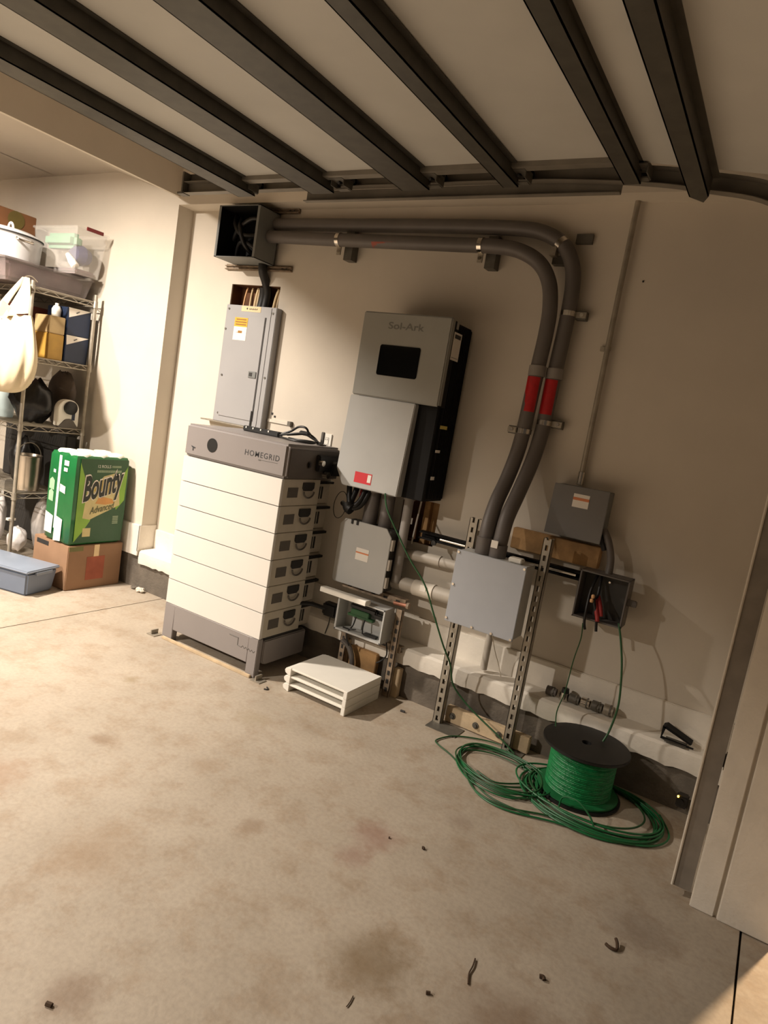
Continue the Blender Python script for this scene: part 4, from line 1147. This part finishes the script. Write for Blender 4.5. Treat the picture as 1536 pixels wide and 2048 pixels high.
loop([(-.95, 2.72, .016), (-.8, 2.7, .012), (-.68, 2.79, .01), (-.64, 2.84, .012)], .004, M_greend)
loop([(-.52, 2.74, .02), (-.51, 2.735, .07), (-.45, 2.725, .085), (-.39, 2.715, .05), (-.36, 2.705, .012)], .004, M_green)

# ================================================================== left bay: wire rack and what it holds
FRAME[0] = ((-4.30, 2.515, 1.51), (-4.50, 2.632, 1.51), 1.0465)
RX1, RX0, RY0, RY1 = -4.30, -5.45, 2.515, 2.965
rk = thing('wire_rack', 'tall chrome wire shelving rack against the left wall', 'shelving', ((RX0 + RX1) / 2, 2.74, 0))
for (x, y) in ((RX1, RY0), (RX1, RY1), (RX0, RY0), (RX0, RY1)):
    q = MB(); q.cyl((x, y, .02), (x, y, 2.0 if y > 2.7 else 1.985), .0125, 12); po = build('post', q, M_galvl, rk)
    q = MB(); q.lathe([(0, 0), (.02, 0), (.018, .02), (0, .025)], (x, y, 0), 12); build('foot', q, M_black, po)
for z in (1.95, 1.51, 1.06, .60, .155):
    q = MB()
    for (a_, b_) in (((RX0, RY0), (RX1, RY0)), ((RX0, RY1), (RX1, RY1)), ((RX0, RY0), (RX0, RY1)), ((RX1, RY0), (RX1, RY1))):
        for dz in (0, -.032):
            q.cyl((a_[0], a_[1], z + dz), (b_[0], b_[1], z + dz), .0038, 8)
        L_ = math.hypot(b_[0] - a_[0], b_[1] - a_[1]); nz = int(L_ / .06)
        zz = []
        for i in range(nz + 1):
            t_ = i / nz
            zz.append((a_[0] + (b_[0] - a_[0]) * t_, a_[1] + (b_[1] - a_[1]) * t_, z - (.032 if i % 2 else 0)))
        q.tube(zz, .0024, 6)
    sh = build('shelf', q, M_galvl, rk)
    q = MB(); nx = 46
    for i in range(1, nx):
        x = RX0 + (RX1 - RX0) * i / nx
        q.box(x - .0016, x + .0016, RY0, RY1, z, z + .003)
    build('wire_deck', q, M_galvl, sh)
    q = MB()
    for (x, y) in ((RX1, RY0), (RX1, RY1), (RX0, RY0), (RX0, RY1)): q.lathe([(.013, -.04), (.018, -.04), (.016, .008), (.013, .008)], (x, y, z), 10)
    build('corner_sleeve', q, M_galvl, sh)
q = MB(); q.box(RX1 - .02, RX1 + .01, RY0 - .03, RY0 + .02, .42, .435)
build('square_clip', q, M_whited, rk)

# --- top shelf
ub = thing('underbed_bin', 'wide shallow clear bin full of dark cloth on the top shelf of the rack', 'storage bin', (-4.95, 2.68, 1.955))
q = MB()
def tray(q, x0, x1, y0, y1, z0, z1, ins, t_):
    o0 = [(x0 + ins, y0 + ins, z0), (x1 - ins, y0 + ins, z0), (x1 - ins, y1 - ins, z0), (x0 + ins, y1 - ins, z0)]
    o1 = [(x0, y0, z1), (x1, y0, z1), (x1, y1, z1), (x0, y1, z1)]
    i1 = [(x0 + t_, y0 + t_, z1), (x1 - t_, y0 + t_, z1), (x1 - t_, y1 - t_, z1), (x0 + t_, y1 - t_, z1)]
    i0 = [(x0 + ins + t_, y0 + ins + t_, z0 + t_), (x1 - ins - t_, y0 + ins + t_, z0 + t_), (x1 - ins - t_, y1 - ins - t_, z0 + t_), (x0 + ins + t_, y1 - ins - t_, z0 + t_)]
    q.loft([o0, o1, i1, i0])
tray(q, -5.45, -4.36, 2.36, 2.97, 1.956, 2.09, .03, .004)
build('tub', q, M_bin, ub, smooth=0)
q = MB(); q.box(-5.455, -4.352, 2.352, 2.978, 2.084, 2.097); build('rim', q, M_bin, ub, bevel=.004)
q = MB(); q.box(-5.40, -4.40, 2.40, 2.93, 1.965, 2.08); build('folded_cloth', q, M_plum, ub, bevel=.02)
pt = thing('enamel_pot', 'big white enamel pot with a lid on the shallow clear bin', 'pot', (-4.58, 2.62, 2.098))
c_ = (-4.68, 2.50, 2.098)
q = MB(); q.lathe([(0, 0), (.218, 0), (.232, .012), (.241, .15), (.247, .155), (.241, .158), (0, .158)], c_, 48); build('body', q, M_enam, pt)
q = MB(); q.lathe([(.241, .157), (.249, .158), (.249, .166), (.241, .168)], c_, 48); build('dark_rim', q, M_dark, pt)
q = MB(); q.lathe([(.247, .166), (.241, .174), (.19, .195), (.1, .208), (0, .212)], c_, 48); ld = build('lid', q, M_enam, pt)
q = MB(); q.tube([(c_[0] + .10 + .03 * math.cos(a_), c_[1] - .0, c_[2] + .19 + .048 * math.sin(a_)) for a_ in [math.pi * i / 12 for i in range(13)]], .0075, 10); build('lid_handle', q, M_enam, ld)
q = MB(); q.tube(spline([(c_[0] + .238, c_[1] - .04, 2.235), (c_[0] + .268, c_[1] - .03, 2.222), (c_[0] + .262, c_[1] + .06, 2.222), (c_[0] + .228, c_[1] + .07, 2.235)], 5), .0075, 8); build('side_handle', q, M_chrome, pt)
tb = thing('clear_tub', 'tall clear plastic tub with a dark red clip, holding bottles and cloth', 'storage bin', (-4.5, 2.87, 2.098))
q = MB(); tray(q, -4.76, -4.27, 2.76, 2.985, 2.099, 2.395, .025, .004); build('tub', q, M_clear, tb, smooth=0)
q = MB(); q.box(-4.77, -4.26, 2.752, 2.993, 2.386, 2.402); build('lid', q, M_clear, tb, bevel=.003)
q = MB(); q.box(-4.262, -4.252, 2.82, 2.94, 2.388, 2.410); build('clip', q, M_dkred, tb)
q = MB(); q.box(-4.70, -4.36, 2.79, 2.88, 2.27, 2.37); build('mint_cloth', q, M_mint, tb, bevel=.03)
q = MB(); q.lathe([(0, -.06), (.05, -.05), (.068, 0), (.05, .05), (0, .06)], (-4.38, 2.87, 2.235), 20, 'y', sx=1.2); build('indigo_cloth', q, M_indigo, tb)
q = MB(); q.tube([(-4.40, 2.79, 2.225), (-4.36, 2.80, 2.18), (-4.33, 2.81, 2.15)], [.016, .026, .026], 14); build('white_bottle', q, M_white, tb)
q = MB(); q.box(-4.70, -4.31, 2.795, 2.955, 2.106, 2.14); build('dusky_cloth', q, M_plum, tb, bevel=.015)
bb_ = thing('brown_box', 'brown cardboard box with a dark round print behind the white pot', 'cardboard box', (-5.2, 2.74, 2.098))
q = MB(); q.box(-5.4, -4.95, 2.60, 2.88, 2.0985, 2.49); build('carton', q, M_brown, bb_, bevel=.004)
q = MB(); q.lathe([(0, 0), (.06, 0), (.06, .002), (0, .002)], (-4.949, 2.735, 2.43), 24, 'x'); build('round_print', q, M_olive, bb_)

# --- tote bag hanging from the front corner
tbag = thing('tote_bag', 'bulging cream cotton tote bag hanging from the rack corner', 'bag', (-4.27, 2.43, 1.26))
HX, HY, HZ = -4.255, 2.475, 1.985
rings = []
nk = 56
levels = [(1.262, .03, .03), (1.268, .10, .06), (1.29, .17, .09), (1.34, .235, .115), (1.42, .275, .125), (1.50, .285, .12), (1.58, .272, .105), (1.66, .245, .085), (1.72, .215, .06)]
for li, (z, rx, ry) in enumerate(levels):
    ring = []
    for k in range(nk):
        a_ = 2 * math.pi * k / nk
        fold = .011 * math.sin(a_ * 9 + 1.3 * li * .25) + .008 * math.sin(a_ * 15 + 2)
        fold *= min(1, max(0, li - .5) / 3.0)
        cx = -4.29 + .0 * li
        ring.append((cx + (rx + fold) * math.cos(a_), 2.385 + (ry + fold) * math.sin(a_) * (1 if math.sin(a_) < 0 else .8), z + (.03 * math.cos(a_) if li > 6 else 0)))
    rings.append(ring)
q = MB(); q.loft(rings, True, False); build('body', q, M_cotton, tbag, smooth=80, subsurf=1)


def strap_ribbon(top, botl, botr, sag, y_off):
    """pleated strap widening from the hook down to the bag mouth"""
    rg = []
    n_ = 14
    for i in range(n_ + 1):
        t_ = i / n_
        l = Vector(top) + (Vector(botl) - Vector(top)) * t_; r_ = Vector(top) + (Vector(botr) - Vector(top)) * t_
        l.x -= .012 * (1 - t_); r_.x += .012 * (1 - t_)
        row = []
        for k in range(10):
            s_ = k / 9
            p = l + (r_ - l) * s_
            p.x += sag * math.sin(math.pi * t_)
            p.y += y_off * math.sin(math.pi * s_) - .012 * math.sin(s_ * 18) * t_
            row.append(tuple(p))
        back = [(x, y + .006, z) for (x, y, z) in reversed(row)]
        rg.append(row + back)
    return MB().loft(rg, True, True)


build('handle', strap_ribbon((HX - .012, HY - .03, HZ), (-4.52, 2.385, 1.70), (-4.34, 2.33, 1.705), -.015, -.02), M_cotton, tbag, smooth=80)
build('handle', strap_ribbon((HX + .012, HY - .03, HZ), (-4.27, 2.32, 1.70), (-4.08, 2.36, 1.76), .012, -.02), M_cotton, tbag, smooth=80)
q = MB(); q.box(-4.44, -4.2, 2.36, 2.44, 1.56, 1.735); build('inner_paper', q, M_card, tbag, bevel=.01)
q = MB(); q.box(-4.33, -4.22, 2.335, 2.345, 1.70, 1.80); q.rot(.4, (-4.27, 2.34, 1.75), 'Y'); build('card_corner', q, mat('pink_card', (206, 160, 126), .8), tbag)
q = MB(); q.tube(spline([(HX, HY + .04, HZ - .01), (HX, HY - .0, HZ + .015), (HX, HY - .035, HZ + .008), (HX, HY - .045, HZ - .02)], 5), .004, 8)
tag(build('wire_hook', q, M_chrome), 'small wire hook on the rack corner carrying the cream bag', 'hook')

# --- second shelf: boxes
for i, (z0, lb) in enumerate(((1.5135, 'lower of two navy boxes with a white corner stripe on the rack'), (1.6965, 'upper of two navy boxes with a white corner stripe on the rack'))):
    t = thing('navy_box', lb, 'box', (-4.42, 2.87, z0), 'navy boxes on the rack')
    q = MB(); q.box(-4.56, -4.32, 2.785, 2.955, z0, z0 + .182); build('carton', q, M_navy, t, bevel=.003)
    q = MB(); q.add([(-4.319, 2.786, z0 + .181), (-4.319, 2.954, z0 + .181), (-4.319, 2.792, z0 + .115)], [(0, 2, 1)]); build('white_stripe', q, M_label, t)
    q = MB(); q.add([(-4.318, 2.84, z0 + .155), (-4.318, 2.865, z0 + .168), (-4.318, 2.868, z0 + .163), (-4.318, 2.845, z0 + .148)], [(0, 1, 2, 3)]); build('spoon_mark', q, M_markl, t)
for (z0, z1, m_, lb) in ((1.5135, 1.685, M_ochre, 'yellow box at the bottom of the pile left of the navy boxes'), (1.6855, 1.80, M_tan, 'tan box on top of the yellow box left of the navy boxes')):
    q = MB(); q.box(-4.5, -4.325, 2.665, 2.775, z0, z1)
    tag(build('small_carton', q, m_, bevel=.004), lb, 'box')
q = MB(); q.lathe([(0, 0), (.028, 0), (.03, .05), (.02, .07), (.012, .075), (.012, .09), (0, .09)], (-4.40, 2.75, 1.8005), 18)
tag(build('white_bottle', q, M_white), 'small white bottle standing on the tan box under the top shelf', 'bottle')
q = MB(); q.box(-4.75, -4.6, 2.6, 2.9, 1.5135, 1.85)
tag(build('dark_red_box', q, mat('maroon_card', (104, 50, 40), .8)), 'dark red box behind the cream bag on the second shelf', 'box')
q = MB(); q.box(-5.3, -4.8, 2.55, 2.9, 1.5135, 1.82)
tag(build('black_crate', q, M_black, bevel=.01), 'black crate on the second shelf at the left edge of the photo', 'crate')
# --- third shelf
def lump(c, rx, ry, rz, seed, amp=.18, n=24, m_=12):
    r_ = random.Random(seed); ph = [r_.uniform(0, 6.28) for _ in range(8)]
    rg = []
    for j in range(1, m_):
        th = math.pi * j / m_
        ring = []
        for k in range(n):
            a_ = 2 * math.pi * k / n
            f_ = 1 + amp * (.5 * math.sin(3 * a_ + ph[0] + 2 * th) + .35 * math.sin(5 * a_ + ph[1] - 3 * th) + .3 * math.sin(7 * th + ph[2] + a_) + .2 * math.sin(9 * a_ + ph[3]))
            ring.append((c[0] + rx * f_ * math.sin(th) * math.cos(a_), c[1] + ry * f_ * math.sin(th) * math.sin(a_), max(c[2], c[2] + rz - rz * f_ * math.cos(th))))
        rg.append(ring)
    return MB().loft(rg, True, True)


tag(build('black_bag', lump((-4.50, 2.70, 1.0645), .145, .125, .15, 5), M_blackbag, smooth=80), 'large crumpled black bag on the third shelf of the rack', 'bag')
ap = thing('small_appliance', 'white arched gadget with a round black knob on the third shelf', 'appliance', (-4.34, 2.85, 1.064))
arch = [(2.775, 1.075)] + [(2.85 + .078 * math.cos(a_), 1.19 + .07 * math.sin(a_)) for a_ in [math.pi - math.pi * i / 14 for i in range(15)]] + [(2.928, 1.075), (2.895, 1.075), (2.87, 1.125), (2.83, 1.125), (2.80, 1.075)]
q = MB(); q.prism(arch, 'x', -4.36, -4.305); build('arch', q, M_white, ap, bevel=.004)
q = MB(); q.prism([(2.78, 1.065), (2.92, 1.065), (2.92, 1.075), (2.89, 1.115), (2.86, 1.13), (2.82, 1.12), (2.785, 1.08)], 'x', -4.365, -4.30); build('base', q, M_batgd, ap, bevel=.003)
q = MB(); q.lathe([(0, 0), (.046, 0), (.046, .02), (.04, .024), (0, .024)], (-4.305, 2.855, 1.205), 28, 'x'); build('knob', q, M_black, ap)
q = MB(); q.box(-4.306, -4.302, 2.875, 2.897, 1.12, 1.2); build('dark_bar', q, M_navy, ap)
tag(build('grey_bag', lump((-4.50, 2.905, 1.0645), .16, .048, .19, 41, .1), mat('grey_brown_bag', (86, 76, 68), .7, var=.2, scale=8), smooth=80), 'tall grey brown bag at the back of the third shelf', 'bag')
q = MB(); q.lathe([(0, 0), (.07, 0), (.075, .02), (.08, .19), (.075, .2), (0, .2)], (-4.79, 2.66, 1.0645), 24)
tag(build('glass_jar', q, mat('pale_blue_glass', (176, 190, 190), .2, alpha=.7)), 'pale blue glass jar on the third shelf left of the black bag', 'jar')
tag(build('dark_pouch', lump((-4.72, 2.535, 1.0645), .06, .035, .045, 9), M_blackbag, smooth=80), 'small dark pouch in front of the glass jar', 'pouch')
# --- fourth shelf
bu = thing('steel_bucket', 'stainless steel bucket with a wire handle on the fourth shelf', 'bucket', (-4.44, 2.67, .604))
c_ = (-4.44, 2.675, .6045)
q = MB(); q.lathe([(0, 0), (.076, 0), (.080, .02), (.083, .235), (.088, .24), (.082, .243), (.078, .235), (.074, .02), (0, .012)], c_, 36); build('pail', q, M_stain, bu)
q = MB(); q.tube([(c_[0] + .0, c_[1] + .088 * math.cos(a_), c_[2] + .225 + .10 * math.sin(a_)) for a_ in [math.pi * i / 16 for i in range(17)]], .003, 8); build('handle', q, M_galvl, bu)
tag(build('black_sack', lump((-4.645, 2.75, .6045), .09, .075, .17, 12), M_blackbag, smooth=80), 'black sack behind the steel bucket on the fourth shelf', 'bag')
tag(build('film_bundle', lump((-4.86, 2.62, .6045), .08, .07, .16, 15), M_haze, smooth=80), 'bundle of hazy plastic film left of the steel bucket', 'bag')
q = MB(); q.lathe([(0, 0), (.075, 0), (.08, .03), (.078, .035), (0, .035)], (-4.65, 2.475, .68), 24)
q.lathe([(0, 0), (.06, 0), (.07, .075), (0, .075)], (-4.65, 2.475, .6045), 20)
tag(build('turquoise_dish', q, M_teal), 'turquoise dish at the left edge of the photo on the fourth shelf', 'dish')
tag(build('dark_backing', MB().box(-5.1, -4.33, 2.87, 2.95, .6045, 1.01), M_dark, bevel=.01), 'dark upright block hiding the bright wall at the back of the fourth shelf', 'box')  # dark block widened to hide the bright wall behind the shelf
# --- below the rack
tag(build('low_dark_backing', MB().box(-5.1, -4.34, 2.895, 2.955, .1595, .55), M_dark, bevel=.01), 'dark flat block added at the back of the lowest rack shelf', 'storage bin')  # added dark block that keeps the bright wall from showing through
tag(build('white_bag', lump((-4.47, 2.66, .160), .072, .06, .085, 21, .12), M_bag, smooth=80), 'white plastic bag low under the rack beside the cardboard box', 'bag')
tag(build('clear_bag', lump((-4.43, 2.815, .160), .085, .065, .19, 22, .12), M_haze, smooth=80), 'tall hazy plastic bag under the rack behind the white bag', 'bag')
tag(build('white_sack', lump((-4.66, 2.60, .160), .08, .07, .20, 23, .12), M_bag, smooth=80), 'white plastic sack under the rack at the left edge of the photo', 'bag')

FRAME[0] = None
# --- blue bin
bn = thing('blue_bin', 'low blue grey plastic bin with a lid on the floor', 'storage bin', (-4.2, 2.54, 0))
q = MB(); q.loft([[(-4.42, 2.44, 0.0), (-3.95, 2.44, 0.0), (-3.95, 2.665, 0.0), (-4.42, 2.665, 0.0)], [(-4.44, 2.42, .155), (-3.93, 2.42, .155), (-3.93, 2.68, .155), (-4.44, 2.68, .155)]]); q.rot(math.radians(15), (-3.95, 2.44, 0)); build('tub', q, M_blue, bn, bevel=.012, seg=3)
q = MB(); q.loft([[(-4.452, 2.41, .155), (-3.92, 2.41, .155), (-3.92, 2.69, .155), (-4.452, 2.69, .155)], [(-4.452, 2.41, .172), (-3.92, 2.41, .172), (-3.92, 2.69, .172), (-4.452, 2.69, .172)], [(-4.42, 2.44, .178), (-3.95, 2.44, .178), (-3.95, 2.66, .178), (-4.42, 2.66, .178)]]); q.rot(math.radians(15), (-3.95, 2.44, 0)); build('lid', q, M_bluel, bn, bevel=.006)
q = MB(); q.box(-3.928, -3.915, 2.48, 2.62, .135, .157); q.rot(math.radians(15), (-3.95, 2.44, 0)); build('latch', q, M_bluel, bn, bevel=.003)

# --- cardboard box with the paper towel pack on it
cd = thing('cardboard_box', 'brown cardboard box on the floor under the green paper towel pack', 'cardboard box', (-4.14, 2.92, 0))
q = MB(); q.box(-4.335, -3.942, 2.705, 3.13, 0.0, .308); build('carton', q, M_card, cd, bevel=.004)
q = MB(); q.box(-3.942, -3.9405, 2.85, 2.99, .06, .225); build('red_print', q, M_cardd, cd)
q = MB(); q.box(-3.942, -3.9403, 2.71, 2.815, .272, .304); build('green_tape', q, mat('olive_tape', (112, 110, 66), .6), cd)
q = MB(); q.box(-4.30, -4.165, 2.7035, 2.705, .262, .292); build('hand_hole', q, M_dark, cd)
q = MB(); q.box(-3.942, -3.9405, 2.90, 2.94, .225, .308); build('tape_strip', q, M_tape, cd)
pk = thing('paper_towel_pack', 'tall green wrapped pack of paper towels on the cardboard box', 'paper towels', (-4.1, 2.9, .309))
X1, X0, Y0, Y1, Z0, Z1 = -3.95, -4.235, 2.706, 3.115, .3095, .94
# wrapped block with softly bulging rolls at the top
n_ = 14
def side(z, ins, top=False):
    ring = []
    def bul(t): return .006 * abs(math.sin(t * math.pi * 3))
    for i in range(n_): t = i / n_; ring.append((X0 + ins + (X1 - X0 - 2 * ins) * t, Y0 + ins - (bul(t) if not top else 0), z))
    for i in range(n_): t = i / n_; ring.append((X1 - ins + (bul(t) * .5 if not top else 0), Y0 + ins + (Y1 - Y0 - 2 * ins) * t, z))
    for i in range(n_): t = i / n_; ring.append((X1 - ins - (X1 - X0 - 2 * ins) * t, Y1 - ins, z))
    for i in range(n_): t = i / n_; ring.append((X0 + ins, Y1 - ins - (Y1 - Y0 - 2 * ins) * t, z))
    return ring
q = MB(); q.loft([side(Z0, .02), side(Z0 + .015, .004), side(.5, 0), side(.75, 0), side(.895, .002), side(.92, .012, True)], True, True)
wrap = build('wrapper', q, M_pkg, pk, smooth=60)
rl_ = random.Random(5)
q = MB()
for ix in range(2):
    for iy in range(3):
        cx = X0 + .075 + ix * .135; cy = Y0 + .075 + iy * .13
        q.lathe([(.068, .9), (.066, .925), (.055, .937), (.024, .94), (.02, .93), (0, .93)], (cx, cy, 0), 20)
build('roll_tops', q, M_film, pk, smooth=60, label='white film over the roll ends')
xf = X1 + .0045       # print sits on the face looking along +x
def panel(name, pts, m_, off=0.0):
    q = MB(); q.add([(xf + off, y, z) for (y, z) in pts], [tuple(range(len(pts)))]); return build(name, q, m_, wrap, smooth=0)
panel('shaded_face', [(Y0 + .03, .33), (Y1 - .008, .325), (Y1 - .008, .905), (Y0 + .03, .905)], M_pkgf)  # main face painted darker, standing in for its shaded side
panel('lime_wedge', [(2.735, .88), (2.80, .72), (2.85, .63), (2.845, .48), (2.79, .40), (2.735, .335)], M_lime, .0006)
panel('lime_wedge', [(3.105, .86), (3.045, .76), (3.0, .66), (3.04, .55), (3.10, .62)], M_lime, .0006)
panel('pale_band', [(2.80, .68), (2.86, .73), (2.92, .79), (3.0, .81), (3.035, .79), (3.05, .70), (3.065, .585), (2.98, .548), (2.90, .515), (2.84, .488), (2.785, .50)], M_cream, .0009)
panel('gold_swoosh', [(2.85, .69), (2.89, .75), (2.95, .785), (3.01, .785), (3.02, .74), (2.98, .68), (2.9, .66)], M_gold, .0012)
panel('orange_swoosh', [(2.87, .60), (2.95, .59), (3.02, .60), (3.0, .63), (2.9, .65)], mat('orange_print', (206, 150, 84), .5), .0014)
sl_ = .30
lettering('brand_lettering', 'Bounty', (xf + .0016, 2.768, .548), (0, 1, .27), (0, 0, 1), .325, M_label, wrap, height=.245, bold=.055, shear=.12)
lettering('brand_lettering', 'Bounty', (xf + .0028, 2.775, .556), (0, 1, .27), (0, 0, 1), .31, mat('black_green_print', (24, 32, 24), .5), wrap, height=.228, bold=.03, shear=.12)
lettering('range_lettering', 'Advanced', (xf + .0022, 2.835, .525), (0, 1, .2), (0, 0, 1), .19, mat('brown_green_print', (86, 92, 60), .5), wrap, height=.048, bold=.01, shear=.2)
lettering('count_lettering', '12 ROLLS', (xf + .001, 2.865, .848), (0, 1, 0), (0, 0, 1), .10, M_film, wrap, height=.02)
q = MB()
for i in range(10): q.box(xf + .0005, xf + .0012, 2.975 + i * .0075, 2.98 + i * .0075, .85, .864)
build('small_print', q, mat('pale_green_print', (150, 170, 140), .5), wrap)
q = MB()
for i in range(22): q.box(xf + .0005, xf + .0012, 2.862 + i * .0088, 2.868 + i * .0088, .815, .832)
build('small_print', q, mat('pale_green_print', (150, 170, 140), .5), wrap)
q = MB()
for i in range(5): q.box(xf + .0005, xf + .0012, 3.02, 3.065, .50 - i * .012, .507 - i * .012)
build('small_print', q, mat('pale_green_print', (150, 170, 140), .5), wrap)
panel('barcode_box', [(2.795, .37), (2.855, .37), (2.855, .43), (2.795, .43)], M_cream, .0008)
yf = Y0 - .0062
def fpanel(name, pts, m_, off=0.0):
    q = MB(); q.add([(x, yf - off, z) for (x, z) in pts], [tuple(range(len(pts)))]); return build(name, q, m_, wrap, smooth=0)
fpanel('white_seam', [(-4.128, .40), (-4.105, .40), (-4.10, .90), (-4.128, .90)], M_film)
fpanel('info_panel', [(-4.228, .36), (-4.145, .355), (-4.14, .48), (-4.228, .50)], M_label)
fpanel('info_panel', [(-4.118, .315), (-4.04, .325), (-4.036, .475), (-4.115, .49)], M_label, .0004)
fpanel('print_patch', [(-4.07, .84), (-4.02, .84), (-4.02, .875), (-4.07, .875)], M_film)
fpanel('print_patch', [(-4.07, .80), (-4.03, .80), (-4.03, .825), (-4.07, .825)], M_film)
fpanel('print_patch', [(-4.095, .66), (-4.035, .65), (-4.035, .70), (-4.095, .71)], M_film)
for (x, z, w) in ((-4.185, .70, .028), (-4.185, .62, .026)):
    fpanel('roll_picture', [(x - w, z - .04), (x + w, z - .045), (x + w, z + .02), (x, z + .04), (x - w, z + .02)], mat('pale_roll_print', (150, 186, 150), .5))
fpanel('print_patch', [(-4.18, .775), (-4.155, .773), (-4.155, .795), (-4.18, .797)], M_film)

# ================================================================== litter on the floor
def bit(name, label, cat, pts, r, m_):
    q = MB(); q.tube(spline(pts, 4), r, 6); tag(build(name, q, m_), label, cat, 'litter on the floor')
bit('twig', 'thin brown twig on the floor at the bottom centre', 'twig', [(-.47, 1.752, .004), (-.464, 1.72, .005), (-.462, 1.69, .004), (-.449, 1.655, .004)], .0022, M_dirt)
bit('twig', 'fine dark stem on the floor at the bottom edge', 'twig', [(-.672, 1.41, .003), (-.668, 1.39, .003), (-.667, 1.372, .003)], .0015, M_dirt)
bit('scrap', 'dark curled scrap on the floor at the lower right', 'scrap', [(-.172, 2.095, .006), (-.155, 2.088, .006), (-.138, 2.094, .006), (-.142, 2.115, .012), (-.15, 2.128, .016)], .005, M_dirt)
bit('scrap', 'small brown crumb on the floor left of the curled scrap', 'scrap', [(-.298, 1.823, .005), (-.288, 1.826, .006), (-.282, 1.82, .004)], .006, M_dirt)
bit('scrap', 'bent dark clip on the floor in front of the white trays', 'scrap', [(-2.085, 2.66, .004), (-2.072, 2.652, .006), (-2.065, 2.64, .004), (-2.08, 2.632, .004)], .004, M_dark)
bit('scrap', 'little dark pebble on the floor in the middle of the photo', 'scrap', [(-.83, 2.088, .004), (-.824, 2.09, .005), (-.82, 2.086, .003)], .005, M_dirt)
bit('scrap', 'short dark chip on the floor right of the white trays', 'scrap', [(-1.46, 3.012, .005), (-1.435, 3.016, .005)], .006, M_dark)
bit('scrap', 'dark speck on the floor beside the reddish stain', 'scrap', [(-.95, 2.05, .003), (-.945, 2.052, .003)], .004, M_dirt)
bit('scrap', 'brown fleck on the floor at the lower left', 'scrap', [(-1.22, .9, .004), (-1.205, .905, .004)], .006, M_dirt)
bit('scrap', 'crumb on the floor near the bottom edge left of the twig', 'scrap', [(-.527, 1.55, .004), (-.517, 1.556, .004)], .005, M_dirt)
tag(build('paper_scrap', lump((-3.70, 3.13, 0.0), .035, .025, .018, 31, .3, 10, 6), M_whited, smooth=0), 'crumpled pale scrap on the floor by the wall left of the battery', 'scrap')
tag(build('plaster_crumb', lump((-3.79, 3.145, 0.0), .03, .02, .012, 33, .3, 10, 6), M_conc, smooth=0), 'grey plaster crumb on the floor by the cardboard box', 'scrap')
